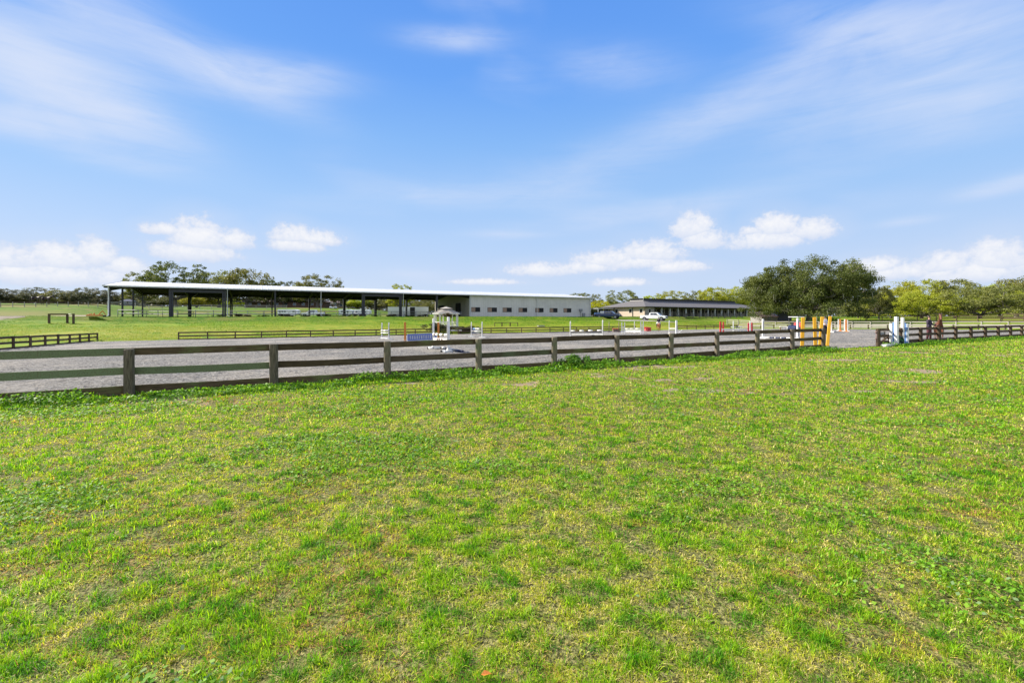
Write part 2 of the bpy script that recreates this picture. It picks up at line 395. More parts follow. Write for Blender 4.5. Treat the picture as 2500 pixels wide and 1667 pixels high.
def ground_mat():
    m = bpy.data.materials.new('pasture_ground'); m.use_nodes = True; g = NT(m.node_tree); bs = m.node_tree.nodes['Principled BSDF']
    bs.inputs['Roughness'].default_value = .95; bs.inputs['Specular IOR Level'].default_value = .1
    P = g.n('ShaderNodeNewGeometry').outputs['Position']
    sp = g.n('ShaderNodeSeparateXYZ'); g._in(sp.inputs[0], P)
    fa = g.m('ADD', g.m('MULTIPLY', sp.outputs[0], D1[0]), g.m('MULTIPLY', sp.outputs[1], D1[1]))
    fb = g.m('ADD', g.m('MULTIPLY', sp.outputs[0], D2[0]), g.m('MULTIPLY', sp.outputs[1], D2[1]))
    n1 = g.noise(P, .09, 5, .6); n2 = g.noise(P, .9, 5, .65); n3 = g.noise(P, 9, 4, .7); n4 = g.noise(P, .35, 4, .6)
    green = g.mix(g.ramp(n2, .35, .65), (*G_LUSH, 1), (*G_YEL, 1))
    green = g.mix(g.m('MULTIPLY', g.ramp(n3, .45, .75), .5), green, tuple(x*.45 for x in G_LUSH)+(1,))
    # long yellowish mown strip close to the far fence
    strip = g.m('MULTIPLY', g.ramp(fb, 56, 60), g.ramp(fb, 64, 73, 1, 0))
    strip = g.m('MULTIPLY', strip, g.ramp(g.m('ADD', n4, g.m('MULTIPLY', n2, .4)), .45, .85))
    col = g.mix(g.m('MULTIPLY', strip, .75), green, (.30, .28, .04, 1))
    col = g.mix(g.m('MULTIPLY', g.ramp(g.m('ADD', fb, g.m('MULTIPLY', g.m('SUBTRACT', n4, .5), 22)), 74, 88), .8), col, g.mix(g.ramp(n2, .35, .65), (.05, .125, .004, 1), (.10, .165, .008, 1)))  # richer grass up the bank, with the barn's shade painted into its green
    # dry patches in the far fields
    dryf = g.m('MULTIPLY', g.ramp(g.m('ADD', n1, g.m('MULTIPLY', g.m('SUBTRACT', n2, .5), .3)), .50, .62), g.ramp(fb, 70, 96, .15, 1))
    lft = g.m('MULTIPLY', g.ramp(fa, -24, -34), g.m('MULTIPLY', g.ramp(fb, 90, 98), g.ramp(fb, 104, 116, 1, 0)))
    dryf = g.m('MAXIMUM', dryf, g.m('MULTIPLY', lft, .9))
    rgt = g.m('MULTIPLY', g.ramp(fa, 108, 130), g.ramp(fb, 60, 20))
    dryf = g.m('MAXIMUM', dryf, g.m('MULTIPLY', rgt, .75))
    pad = g.m('MULTIPLY', g.m('MULTIPLY', g.ramp(fa, 60, 72), g.ramp(fa, 110, 126, 1, 0)), g.m('MULTIPLY', g.ramp(fb, 57, 60), g.ramp(fb, 92, 84)))
    dryf = g.m('MAXIMUM', dryf, g.m('MULTIPLY', pad, g.ramp(n4, .42, .66, 0, .8)))
    col = g.mix(g.m('MULTIPLY', dryf, .8), col, g.mix(g.ramp(n2, .4, .6), (.21, .16, .055, 1), (.16, .155, .035, 1)))
    # foreground lawn: thatch and sandy soil between the blades
    near = g.m('MULTIPLY', g.ramp(fb, B0-.3, B0-1.0), 1.0)
    soil = g.mix(g.ramp(n3, .35, .65), (.17, .19, .04, 1), (.30, .27, .11, 1))
    soil = g.mix(g.ramp(g.noise(P, 45, 3, .7), .38, .62), soil, (.05, .05, .015, 1))  # dark flecks: shade in the gaps between blades painted into the soil
    bare = g.n('ShaderNodeAttribute', attribute_name='bare').outputs['Fac']
    soil = g.mix(g.ramp(bare, .35, .7), soil, g.mix(g.ramp(n3, .3, .7), (.32, .25, .17, 1), (.22, .17, .11, 1)))
    col = g.mix(near, col, soil)
    g._in(bs.inputs['Base Color'], col)
    bn = g.n('ShaderNodeBump'); bn.inputs['Strength'].default_value = .8; bn.inputs['Distance'].default_value = .06
    g._in(bn.inputs['Height'], g.m('ADD', g.noise(P, 5, 5, .7), g.m('MULTIPLY', g.noise(P, 60, 3, .7), .3)))
    g._in(bs.inputs['Normal'], bn.outputs[0])
    return m
G_LUSH = (.10, .205, .004); G_YEL = (.225, .255, .010)
def bare_f(x, y):
    """bare sandy patches in the lawn"""
    n = fbm(x*.42+3.1, y*.9+1.7, 31, 4, .55)
    return sst(n+.12*(fbm(x*1.9, y*3.4, 44, 4)-.5)*2, .635, .72)*sst(fbm(x*3.1, y*5, 46, 3), .30, .55)*sst(y, 2.2, 4)
def lush_f(x, y):
    return fbm(x*.9+11, y*1.1+4, 51, 4, .6)
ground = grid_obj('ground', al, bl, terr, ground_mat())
_co = np.empty(len(ground.data.vertices)*3, np.float32); ground.data.vertices.foreach_get('co', _co); _co = _co.reshape(-1, 3)
_at = ground.data.attributes.new('bare', 'FLOAT', 'POINT'); _at.data.foreach_set('value', bare_f(_co[:, 0], _co[:, 1]).astype(np.float32))

# ------------------------------------------------------------------ riding arena footing
def footing_mat():
    m = bpy.data.materials.new('grey_arena_footing'); m.use_nodes = True; g = NT(m.node_tree); bs = m.node_tree.nodes['Principled BSDF']
    bs.inputs['Roughness'].default_value = .95; bs.inputs['Specular IOR Level'].default_value = .15
    P = g.n('ShaderNodeNewGeometry').outputs['Position']
    f1 = g.noise(P, 13, 5, .75); f2 = g.noise(P, 3.6, 5, .65); f3 = g.noise(P, .22, 4, .6); f4 = g.noise(P, 9, 4, .8, .4)
    col = g.mix(g.ramp(f1, .38, .62), (.088, .085, .078, 1), (.295, .282, .254, 1))
    col = g.mix(g.ramp(f2, .52, .68, 0, .4), col, (.17, .15, .13, 1))
    col = g.mix(g.ramp(f4, .57, .66, 0, .85), col, (.05, .042, .036, 1))
    col = g.mix(g.ramp(f3, .4, .65, 0, .4), col, (.44, .39, .32, 1))
    g._in(bs.inputs['Base Color'], col)
    bn = g.n('ShaderNodeBump'); bn.inputs['Strength'].default_value = 1.0; bn.inputs['Distance'].default_value = .09
    g._in(bn.inputs['Height'], g.m('ADD', g.noise(P, 6, 5, .75), g.m('MULTIPLY', f1, .6)))
    g._in(bs.inputs['Normal'], bn.outputs[0]); return m
def foot_z(X, Y, A, B):
    n = (fbm(A*2.2, B*2.6, 71, 4, .62)-.5)*.10+(fbm(A*8, B*8, 77, 2)-.5)*.05
    # hoof prints: small random dimples
    hp = sst(vnoise(A*3.1+9, B*3.1, 5), .72, .9)*-.035
    e = np.minimum(np.minimum(A-A0, A1-A), np.minimum(B-B0, B1-B))
    return arena_z(B)+.02+(n+hp)*sst(e, 0, .6)
fa_l = axis_lines([(A0-.3, 30, .09), (30, 50, .2), (50, A1, .5)])
fb_l = axis_lines([(B0+.02, 17, .07), (17, 28, .14), (28, B1+.3, .4)])
arena = grid_obj('riding_arena', fa_l, fb_l, foot_z, footing_mat())
# gravelly apron outside the arena gate between the two fence runs
# ------------------------------------------------------------------ dirt tracks
def strip_obj(name, pts, w, m, dz=.03):
    vs = []; fs = []; P = []
    for i in range(len(pts)-1):
        a = Vector(pts[i]); b = Vector(pts[i+1]); n = max(2, int((b-a).length/1.2))
        P += [a.lerp(b, k/n) for k in range(n)]
    P.append(Vector(pts[-1])); K = 5
    for i, p in enumerate(P):
        d = (P[min(i+1, len(P)-1)]-P[max(i-1, 0)]).normalized(); nrm = Vector((-d.y, d.x))
        ww = w*(1+.25*math.sin(i*1.7)+.15*math.sin(i*.6))
        for k in range(K):
            q = p+nrm*ww*(k/(K-1)-.5); vs.append((q.x, q.y, Hs(q.x, q.y)+dz+(0 if 0 < k < K-1 else -.06)))
    for i in range(len(P)-1):
        for k in range(K-1): a = i*K+k; fs.append((a, a+1, a+1+K, a+K))
    o = MB().poly(vs, fs, True).build(name, m); o['kind'] = 'structure'; return o
M['dirt'] = mat('sandy_dirt', (.33, .27, .20), (.24, .19, .13), .8, .95, bump=.4, coord='Object', c3=(.16, .17, .06), s3=.5, thr3=(.5, .7))
M['gravel'] = mat('pale_gravel', (.42, .38, .33), (.33, .29, .25), 3, .95, bump=.4, c3=(.22, .2, .12), s3=.4, thr3=(.55, .75))
def pp(px, py): v = ray(px, py); return (v.x, v.y)
strip_obj('dirt_track', [pp(-60, 776), pp(60, 775), pp(150, 772), pp(262, 770.8)], 2.4, M['dirt'])
strip_obj('farm_lane', [at(1508, 103).xy, at(1545, 104.5).xy, at(1590, 105).xy, at(1650, 104).xy], 3.0, M['gravel'], .07)

# ------------------------------------------------------------------ lawn blades
def blade_mat():
    m = bpy.data.materials.new('grass_blades'); m.use_nodes = True; g = NT(m.node_tree); nt = m.node_tree
    bs = nt.nodes['Principled BSDF']; out = nt.nodes['Material Output']
    c = g.n('ShaderNodeAttribute', attribute_name='tint').outputs['Color']
    bs.inputs['Roughness'].default_value = .6; bs.inputs['Specular IOR Level'].default_value = .25
    g._in(bs.inputs['Base Color'], c)
    tr = g.n('ShaderNodeBsdfTranslucent'); g._in(tr.inputs[0], g.mix(1, c, (1.25, 1.2, .7, 1), 'MULTIPLY'))
    mx = g.n('ShaderNodeMixShader'); mx.inputs[0].default_value = .42
    nt.links.new(bs.outputs[0], mx.inputs[1]); nt.links.new(tr.outputs[0], mx.inputs[2]); nt.links.new(mx.outputs[0], out.inputs[0])
    return m
M['blade'] = blade_mat()
def blades(name, x, y, h, w, col, lean, rng, curl=.6):
    n = len(x); z = H(x, y)-.004
    th = rng.uniform(0, 2*np.pi, n); wd = np.stack([np.cos(th), np.sin(th), np.zeros(n)], -1)
    ld = rng.uniform(0, 2*np.pi, n); L = np.stack([np.cos(ld), np.sin(ld), np.zeros(n)], -1)
    base = np.stack([x, y, z], -1); up = np.array([0, 0, 1.0])
    ln = lean[:, None]; hh = h[:, None]; ww = w[:, None]/2
    mid = base+up*hh*.55*np.sqrt(np.clip(1-ln*ln*.5, .1, 1))+L*hh*ln*.45
    tip = base+up*hh*np.clip(1-ln*ln*curl, .16, 1)+L*hh*ln*.95
    co = np.stack([base-wd*ww, base+wd*ww, mid+wd*ww*.8, mid-wd*ww*.8, tip], 1).reshape(-1, 3)
    i = np.arange(n)[:, None]*5
    q = i+np.array([0, 1, 2, 3]); t = i+np.array([3, 2, 4])
    me = np_mesh(name, co, q, t)
    a = me.attributes.new('tint', 'FLOAT_COLOR', 'POINT')
    cc = np.concatenate([col, np.ones((n, 1))], 1); cc = np.repeat(cc[:, None, :], 5, 1).reshape(-1)
    a.data.foreach_set('color', cc.astype(np.float32))
    return me
def mix3(c1, c2, t): return c1*(1-t[:, None])+c2*t[:, None]
def build_lawn(N=2150000):
    rng = np.random.default_rng(7)
    lo, hi = 1.2, 38.0
    kk = -.30; Y = (lo**kk+rng.random(N)*(hi**kk-lo**kk))**(1/kk)
    X = rng.uniform(-1, 1, N)*(1.2*Y+2.4)
    # slight random clumping
    q = rng.integers(0, N, N); near = rng.random(N) < .0
    a, b = AB(X, Y)
    br = bare_f(X, Y); lu = lush_f(X, Y); cl = fbm(X*9+2, Y*9, 91, 3); sm = fbm(X*.33, Y*.4+5, 23, 3); mid = fbm(X*6.0, Y*6.6, 47, 3)
    keep = (b < B0-.02+.10*rng.random(N)) & (rng.random(N) > br*.96) & (rng.random(N) > sst(.47-cl, 0, .10)*.80)
    gate = (a > 22.6) & (a < 27.2) & (b > B0-1.2)
    keep &= ~(gate & (rng.random(N) < .9))
    X, Y, a, b, lu, cl, br, sm, mid = [v[keep] for v in (X, Y, a, b, lu, cl, br, sm, mid)]
    n = len(X); r = rng.random(n); r2 = rng.random(n)
    edge = sst(b, B0-1.9+.9*fbm(a*.7, b*0, 13, 3), B0-.5)                    # rank growth along the fence
    fin = fbm(X*13.3, Y*14.1, 53, 3)
    L = sst(.5+.26*(lu-.5)+.60*(mid-.5)+.90*(fin-.5)+.30*(r-.5)+.20*(sm-.5), .32, .72)   # 0 dry .. 1 lush
    L = np.maximum(L, edge)
    green = mix3(np.array([[.34, .50, .022]]), np.array([[.15, .36, .008]]), r)
    yel = mix3(np.array([[.54, .54, .07]]), np.array([[.40, .45, .035]]), r)
    straw = mix3(np.array([[.74, .64, .36]]), np.array([[.52, .44, .22]]), r)
    col = mix3(yel, green, L)
    dry = (r2 < (.46-.40*L+.3*sst(br, .05, .5)+.18*sst(sm, .5, .68)))
    col[dry] = straw[dry]
    dead = dry & (fbm(X*1.1+9, Y*1.7, 67, 3)+.35*(fin-.5)+.05*sst(-X, 0, 5) > .62); col[dead] = np.array([.50, .31, .16])
    fin2 = fbm(X*11.1+40, Y*12.7, 83, 3); dk = fin2 > .60; col[dk] *= .68; col[dk & ~dry, 0] *= .6
    col *= (.55+1.0*rng.random(n)**1.2)[:, None]; col[:, 2] *= .7
    flat = rng.random(n) < np.where(dry, .92, .62)
    h = (.018+.022*rng.random(n))*(.75+.50*L)*(.45+1.1*fin)*(1+.9*edge*rng.random(n))*(1+.035*Y)
    w = (.0026+.0018*rng.random(n))*(Y/2.0)**.98
    w = np.maximum(w, .0024)
    lean = .15+.65*rng.random(n); lean[flat] = 1.0+.5*rng.random(flat.sum())
    h[flat] *= 1.15
    return blades('grass', X, Y, h, w, col, lean, rng)
me = build_lawn()
grass = link_mesh('grass', me, M['blade']); tag(grass, 'short patchy green and straw coloured lawn in the foreground', 'grass', kind='stuff')

# broad-leaved weeds: rank along the fence and in patches through the lawn
def build_weeds(N=120000):
    rng = np.random.default_rng(17)
    # fence strip
    n1 = int(N*.42); aa = rng.uniform(-13, 62, n1)**1.0; 
    aa = -13+75*rng.random(n1)**1.5
    bb = B0-.03-np.abs(rng.normal(0, .42, n1))-.0*aa
    x1 = aa*D1[0]+bb*D2[0]; y1 = aa*D1[1]+bb*D2[1]
    ok = (fbm(aa*.9, bb*.9, 61, 3) > .38) & ~((aa > 22.4) & (aa < 27.6)); x1, y1 = x1[ok], y1[ok]
    # patches
    n2 = N-n1; lo, hi, k = 1.4, 22., .35
    Y = (lo**k+rng.random(n2*4)*(hi**k-lo**k))**(1/k); X = rng.uniform(-1, 1, n2*4)*(1.2*Y+1)
    a, b = AB(X, Y)
    pm = fbm(X*.8+31, Y*1.1+8, 131, 4, .55)+.10*sst(-X, -2, 6)
    ok = (b < B0-.2) & (pm+.05*rng.normal(0, 1, len(X)) > .66)
    X, Y = X[ok][:n2], Y[ok][:n2]
    xs = np.concatenate([x1, X]); ys = np.concatenate([y1, Y]); n = len(xs); strip = np.arange(n) < len(x1)
    a, b = AB(xs, ys)
    hh = np.where(strip, .05+.15*rng.random(n)*sst(fbm(a*1.3, b*0, 8, 3), .3, .65)+.03*rng.random(n), .02+.045*rng.random(n))
    z = H(xs, ys)+hh*rng.random(n)**.5
    s = (.011+.010*rng.random(n))*np.clip(ys/5, .6, 3.0)**.6*np.where(strip, 1.2, 1)
    th = rng.uniform(0, 2*np.pi, n); ti = rng.normal(0, .45, n); t2 = rng.normal(0, .45, n)
    ux = np.stack([np.cos(th)*np.cos(ti), np.sin(th)*np.cos(ti), np.sin(ti)], -1)
    vx = np.stack([-np.sin(th)*np.cos(t2), np.cos(th)*np.cos(t2), np.sin(t2)], -1)
    c = np.stack([xs, ys, z], -1); S = s[:, None]
    co = np.stack([c-ux*S, c+vx*S*.75, c+ux*S, c-vx*S*.75], 1).reshape(-1, 3)
    q = np.arange(n)[:, None]*4+np.arange(4)
    me = np_mesh('weeds', co, q)
    r = rng.random(n)[:, None]
    col = np.array([[.13, .34, .012]])*(1-r)+np.array([[.27, .46, .04]])*r
    dk = rng.random(n) < .25; col[dk] = col[dk]*.6
    pale = (rng.random(n) < .10) & ~strip; col[pale] = [.22, .33, .14]
    at_ = me.attributes.new('tint', 'FLOAT_COLOR', 'POINT'); cc = np.concatenate([col, np.ones((n, 1))], 1)
    at_.data.foreach_set('color', np.repeat(cc[:, None, :], 4, 1).reshape(-1).astype(np.float32))
    return me
weeds = link_mesh('weeds', build_weeds(), M['blade']); tag(weeds, 'bright green broad-leaved weeds along the fence foot and in the lawn', 'weeds', kind='stuff')

# coarse tussocks on the bank and fields beyond the arena, so their surface breaks up like turf
def build_rough(N=330000):
    rng = np.random.default_rng(29)
    b = 56.6+rng.random(N)**1.3*40; a = -70+rng.random(N)*175
    x = a*D1[0]+b*D2[0]; y = a*D1[1]+b*D2[1]
    ok = (y > 20) & (np.abs(x) < 1.25*y) & ~((b > 91) & (a > -21) & (a < 75)) & (fbm(x*.25, y*.25, 5, 4)+.2*(rng.random(N)-.5) > .42) & ~((b < 60) & (a > 60) & (a < 82))
    x, y, a, b = x[ok], y[ok], a[ok], b[ok]; n = len(x); r = rng.random(n)
    stripy = ((b < 72) & (fbm(x*.12, y*.3, 3, 3) > .42))[:, None]
    col = mix3(np.array([[.14, .29, .008]]), np.array([[.07, .18, .004]]), r)
    col = np.where(stripy, mix3(np.array([[.30, .32, .06]]), np.array([[.20, .29, .03]]), r), col)
    col = np.where((b+8*(fbm(x*.3, y*.3, 19, 3)-.5) > 78)[:, None], col*np.array([.55, .68, .6]), col)  # lusher near the barn, with its shade painted into the tussocks too
    col *= (.65+.5*rng.random(n))[:, None]
    return blades('tussocks', x, y, .05+.08*rng.random(n), .022+.022*rng.random(n), col, .3+.8*rng.random(n), rng)
rough = link_mesh('field_grass', build_rough(), M['blade']); tag(rough, 'bright green pasture grass on the bank below the long barn', 'grass', kind='stuff')
# ------------------------------------------------------------------ board fences
def post_mesh(h, w, square, seed):
    rng = random.Random(seed); mb = MB()
    if square: mb.box((0, 0, h/2-.15), (w, w, h+.3))
    else:
        n = 10; lean = (rng.uniform(-.015, .015), rng.uniform(-.015, .015))
        rings = [(-.3, 1), (.05, 1.02), (h*.5, .98), (h-.015, .96), (h, .86)]
        base = len(mb.v)
        for z, k in rings:
            for j in range(n):
                t = 2*math.pi*j/n; rr = w/2*k*(1+.05*math.sin(3*t+seed))
                mb.v.append((rr*math.cos(t)+lean[0]*z, rr*math.sin(t)+lean[1]*z, z))
        for i in range(len(rings)-1):
            for j in range(n):
                a = i*n+j; b = i*n+(j+1) % n; mb.f.append([a, b, b+n, a+n]); mb.mi.append(0); mb.sm.append(False)
        mb.f.append([(len(rings)-1)*n+j for j in range(n)]); mb.mi.append(0); mb.sm.append(False)
    return mb
def board(p0, p1, hgt, th, seed, off):
    """one sawn board with slightly uneven edges, local to p0"""
    rng = random.Random(seed); p0 = Vector(p0); p1 = Vector(p1); d = p1-p0; L = d.length; ang = math.atan2(d.y, d.x)
    mb = MB(); n = 7; vs = []; slope = d.z/max(.01, math.hypot(d.x, d.y)); LL = math.hypot(d.x, d.y)
    sag = rng.uniform(-.012, .006)
    for i in range(n+1):
        t = i/n; x = LL*t; zc = slope*x+sag*4*t*(1-t); e = [rng.uniform(-.003, .003) for _ in range(2)]
        for yy in (-th/2, th/2):
            vs.append((x, yy+off, zc-hgt/2+e[0])); vs.append((x, yy+off, zc+hgt/2+e[1]))
    fs = []
    for i in range(n):
        a = i*4; b = a+4
        fs += [(a, b, b+1, a+1), (a+2, a+3, b+3, b+2), (a+1, b+1, b+3, a+3), (a, a+2, b+2, b)]
    fs += [(0, 1, 3, 2), (n*4, n*4+2, n*4+3, n*4+1)]
    mb.poly(vs, fs); return mb, ang
def fence(name, pts, label, rails, post_h, post_w, pm, rm, square=False, board_h=.14, off=0.0, cat='fence', group=None, kick=None, seed=1, rail_mats=None, hfn=None, skip_posts=()):
    """pts: post positions in x,y; rails: heights above ground of the board centres"""
    hf = hfn or Hs
    root = empty(name, (pts[0][0], pts[0][1], hf(*pts[0])), 0, label, cat, group)
    O = root.location
    rng = random.Random(seed)
    for i, p in enumerate(pts):
        if i in skip_posts: continue
        z = hf(*p); m = post_mesh(post_h*(1+rng.uniform(-.02, .02)), post_w, square, seed*31+i)
        o = m.build('post', pm, root, (p[0]-O.x, p[1]-O.y, z-O.z))
        if square and i < len(pts)-1:
            o.rotation_euler.z = math.atan2(pts[i+1][1]-p[1], pts[i+1][0]-p[0])
        else: o.rotation_euler.z = rng.uniform(0, 1)
    for i in range(len(pts)-1):
        p, q = pts[i], pts[i+1]
        for k, rh in enumerate(rails+([kick] if kick is not None else [])):
            iskick = k >= len(rails)
            j0, j1 = rng.uniform(-.012, .012), rng.uniform(-.012, .012)
            a = (p[0], p[1], hf(*p)+rh+j0); b = (q[0], q[1], hf(*q)+rh+j1)
            mb, ang = board(a, b, board_h*(1.3 if iskick else 1), .028, seed*97+i*7+k, off)
            mm = rm
            if rail_mats and (i, k) in rail_mats: mm = rail_mats[(i, k)]
            o = mb.build('kick_board' if iskick else 'rail', mm, root, (a[0]-O.x, a[1]-O.y, a[2]-O.z)); o.rotation_euler.z = ang
    return root
S = 2.44
def ab_pts(a0, n, b, s=S): return [XY(a0+s*i, b) for i in range(n)]
# near fence: posts n=-4..10 left of the gate, then right of the gate
nA = -2.16
near_h = lambda x, y: 0.02 + .10*float(sst(AB(x, y)[0], 5, 30))
fence('arena_fence', ab_pts(nA-4*S, 15, B0), 'nearest weathered two-board fence with mossy rails, left of the orange-yellow posts', [.43, .80], .87, .175, M['post'], M['rail'], off=.10,
      group='board fences round the riding arena', kick=.06, seed=3, hfn=near_h,
      rail_mats={(3, 0): M['railgreen'], (3, 1): M['railgreen'], (2, 0): M['railgreen'], (2, 1): M['railgreen'], (4, 0): M['railgreen'], (7, 1): M['brownboard'], (6, 0): M['brownboard'], (7, 0): M['railgreen']})
near_h2 = lambda x, y: 0.11 - .05*float(sst(AB(x, y)[0], 30, 60))
fence('arena_fence', ab_pts(nA+12.1*S, 14, B0), 'brown board fence right of the gateway, behind the blue and white wings', [.40, .72], .80, .175, M['brownboard'], M['brownboard'], off=.10,
      group='board fences round the riding arena', kick=.05, seed=4, hfn=near_h2)
gh = lambda x, y: float(arena_z(AB(x, y)[1]))-.02
fence('arena_fence', [XY(A0, b) for b in np.arange(B1+1.2-19*S, B1+2, S)], 'dark board fence on the left end of the arena', [.42, .76], .84, .15, M['brownboard'], M['brownboard'], off=.08,
      group='board fences round the riding arena', kick=.06, seed=5, hfn=gh)
fence('arena_fence', ab_pts(-7.1, 12, B1), 'long dark two-rail fence on the far side of the arena below the open-sided barn', [.42, .76], .82, .13, M['brownboard'], M['brownboard'], off=-.07,
      group='board fences round the riding arena', kick=.06, seed=6, hfn=gh)
_e = -7.1+11*S
fence('arena_fence', [XY(a, B1) for a in np.arange(_e+3.4, 56, S)], 'dark two-rail fence on the far side of the arena below the barn windows', [.42, .76], .82, .13, M['brownboard'], M['brownboard'], off=-.07,
      group='board fences round the riding arena', kick=.06, seed=7, hfn=gh)
fence('arena_fence', [XY(a, B1) for a in np.arange(65, 83, S*1.0)], 'low dark fence below the stable at the far right of the arena', [.42, .72], .76, .13, M['brownboard'], M['brownboard'], off=-.07,
      group='board fences round the riding arena', seed=8, hfn=gh)
fence('arena_fence', [XY(A1, b) for b in np.arange(B1, B0+1, -S)], 'low dark fence across the right end of the arena', [.30, .62], .70, .13, M['brownboard'], M['greyboard'], off=.07,
      group='board fences round the riding arena', seed=9, hfn=gh)
# paddock fences on the right: sunlit silver top rail, then darker ones behind
fence('paddock_fence', [XY(a, b) for a, b in ((92, 66.0-2.75*i) for i in range(26))], 'silver-topped four-rail paddock fence behind the right end of the arena', [.42, .80, 1.2], 1.28, .15, M['greyboard'], M['greyboard'], off=.09,
      group='paddock fences on the right', seed=11)
fence('paddock_fence', [XY(108, 46-2.75*i) for i in range(25)], 'brown three-rail paddock fence in front of the oak grove on the right', [.35, .75, 1.15], 1.25, .15, M['brownboard'], M['brownboard'], off=.09,
      group='paddock fences on the right', seed=12)
fence('paddock_fence', [XY(122, 30-2.75*i) for i in range(24)], 'farther brown fence just under the grove trees at the right edge', [.45, 1.1], 1.2, .15, M['brownboard'], M['brownboard'], off=.09,
      group='paddock fences on the right', seed=13)
# field fence on the rise at the left, in front of the two horses
_p0, _p1 = at(-60, 81), at(262, 96)
fence('field_fence', [tuple((_p0.xy).lerp(_p1.xy, i/12)) for i in range(13)], 'thin dark two-rail field fence in front of the two horses on the left', [.4, .85], .95, .12, M['greyboard'], M['brownboard'], off=.08,
      group='field fences beyond the barn', board_h=.11, seed=14)
_p0, _p1 = at(262, 124), at(700, 150)
fence('field_fence', [tuple((_p0.xy).lerp(_p1.xy, i/15)) for i in range(16)], 'grey field fence seen through the open left half of the barn', [.4, .8, 1.15], 1.25, .14, M['greyboard'], M['greyboard'], off=.08,
      group='field fences beyond the barn', board_h=.11, seed=15)
_p0, _p1 = at(-80, 190), at(262, 190)
fence('field_fence', [tuple((_p0.xy).lerp(_p1.xy, i/12)) for i in range(13)], 'dark field fence under the left row of trees, behind the horses', [.5, 1.0, 1.5], 1.6, .16, M['brownboard'], M['brownboard'], off=.08,
      group='field fences beyond the barn', board_h=.16, seed=16)

# ------------------------------------------------------------------ the long barn
def ribmat(name, c1, c2, period, amp=.5, rough=.45, metal=.0, axis=0, dirt=(.3, .3, .28)):
    m = mat(name, c1, c2, .5, rough, metal, c3=dirt, s3=.35, thr3=(.62, .9)); g = NT(m.node_tree); bs = m.node_tree.nodes['Principled BSDF']
    tc = g.n('ShaderNodeTexCoord').outputs['Object']; sp = g.n('ShaderNodeSeparateXYZ'); g._in(sp.inputs[0], tc)
    f = g.m('FRACT', g.m('MULTIPLY', sp.outputs[axis], 1/period), 0)
    rib = g.m('SUBTRACT', g.ramp(f, 0, .08), g.ramp(f, .16, .24))
    bn = g.n('ShaderNodeBump'); bn.inputs['Strength'].default_value = amp; bn.inputs['Distance'].default_value = .04
    g._in(bn.inputs['Height'], rib); g._in(bs.inputs['Normal'], bn.outputs[0]); return m
M['barnroof'] = ribmat('galvalume_roof', (.62, .62, .63), (.54, .54, .55), .9, 1.0, .5, .15)
M['barnwall'] = ribmat('ribbed_grey_wall', (.58, .56, .525), (.51, .495, .465), .45, 1.0, .55)
M['barnend'] = ribmat('ribbed_beige_wall', (.42, .39, .31), (.37, .34, .27), .45, .8, .6, axis=1)
M['under'] = mat('roof_underside', (.016, .018, .024), (.012, .014, .018), 2, .8)  # near-black: the shade under the roof is put into the colour
M['trim'] = mat('pale_trim', (.60, .61, .60), (.50, .51, .50), 3, .5)
M['tan'] = mat('tan_shutter', (.30, .20, .14), (.25, .17, .12), 3, .7)
M['dark'] = mat('dark_interior', (.012, .012, .014), (.02, .02, .022), 1, .9)
M['conc'] = mat('concrete', (.36, .34, .31), (.27, .26, .23), 2, .9, bump=.2)
BA0, BB0, BW, BAY = -20.35, 92.3, 22.9, 7.62
EAVE, RIDGE = 4.86, 6.2; BL = 94.5; WALLA = 61.0
bx, by = XY(BA0, BB0); BZ = 1.46
barn = empty('barn', (bx, by, BZ), TH, 'long low barn with white metal roof, open-sided on the left and grey-walled on the right', 'barn')
ov = .75; sl_ = (RIDGE-EAVE)/(BW/2)
def roof_slab(mb, y0, y1, z0, z1, th=.12):
    x0, x1 = -ov, BL+.4
    vs = [(x0, y0, z0), (x1, y0, z0), (x1, y1, z1), (x0, y1, z1), (x0, y0, z0-th), (x1, y0, z0-th), (x1, y1, z1-th), (x0, y1, z1-th)]
    mb.poly(vs, [(0, 1, 2, 3), (7, 6, 5, 4), (0, 4, 5, 1), (1, 5, 6, 2), (2, 6, 7, 3), (3, 7, 4, 0)])
mb = MB(); roof_slab(mb, -.5, BW/2, EAVE+.02, RIDGE+.06); roof_slab(mb, BW+.5, BW/2, EAVE+.02, RIDGE+.06)
rf = mb.build('roof', M['barnroof'], barn)
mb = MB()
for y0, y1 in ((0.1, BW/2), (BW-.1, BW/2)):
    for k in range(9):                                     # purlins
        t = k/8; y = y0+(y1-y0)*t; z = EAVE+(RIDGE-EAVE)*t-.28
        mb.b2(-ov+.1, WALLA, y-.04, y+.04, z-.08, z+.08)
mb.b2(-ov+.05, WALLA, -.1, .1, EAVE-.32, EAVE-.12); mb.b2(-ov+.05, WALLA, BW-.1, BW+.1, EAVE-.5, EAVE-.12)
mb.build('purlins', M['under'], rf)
mb = MB()                                                  # insulated underside of the gable overhang + liner, shade painted into its colour
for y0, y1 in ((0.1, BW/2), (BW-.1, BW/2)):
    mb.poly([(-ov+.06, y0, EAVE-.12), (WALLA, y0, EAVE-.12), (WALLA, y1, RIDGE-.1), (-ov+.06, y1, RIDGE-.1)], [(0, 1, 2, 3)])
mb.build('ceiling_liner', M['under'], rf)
mb = MB(); mb.b2(-ov, BL+.4, -.66, -.52, EAVE-.15, EAVE+.05); mb.build('gutter', M['trim'], rf)
mb = MB()                                                  # gable fascia at the left end
for y0, y1, z0, z1 in ((-.5, BW/2, EAVE-.02, RIDGE+.02), (BW+.5, BW/2, EAVE-.02, RIDGE+.02)):
    mb.bar((-ov-.02, y0, z0), (-ov-.02, y1, z1), .05, .2)
mb.build('fascia', M['trim'], rf)
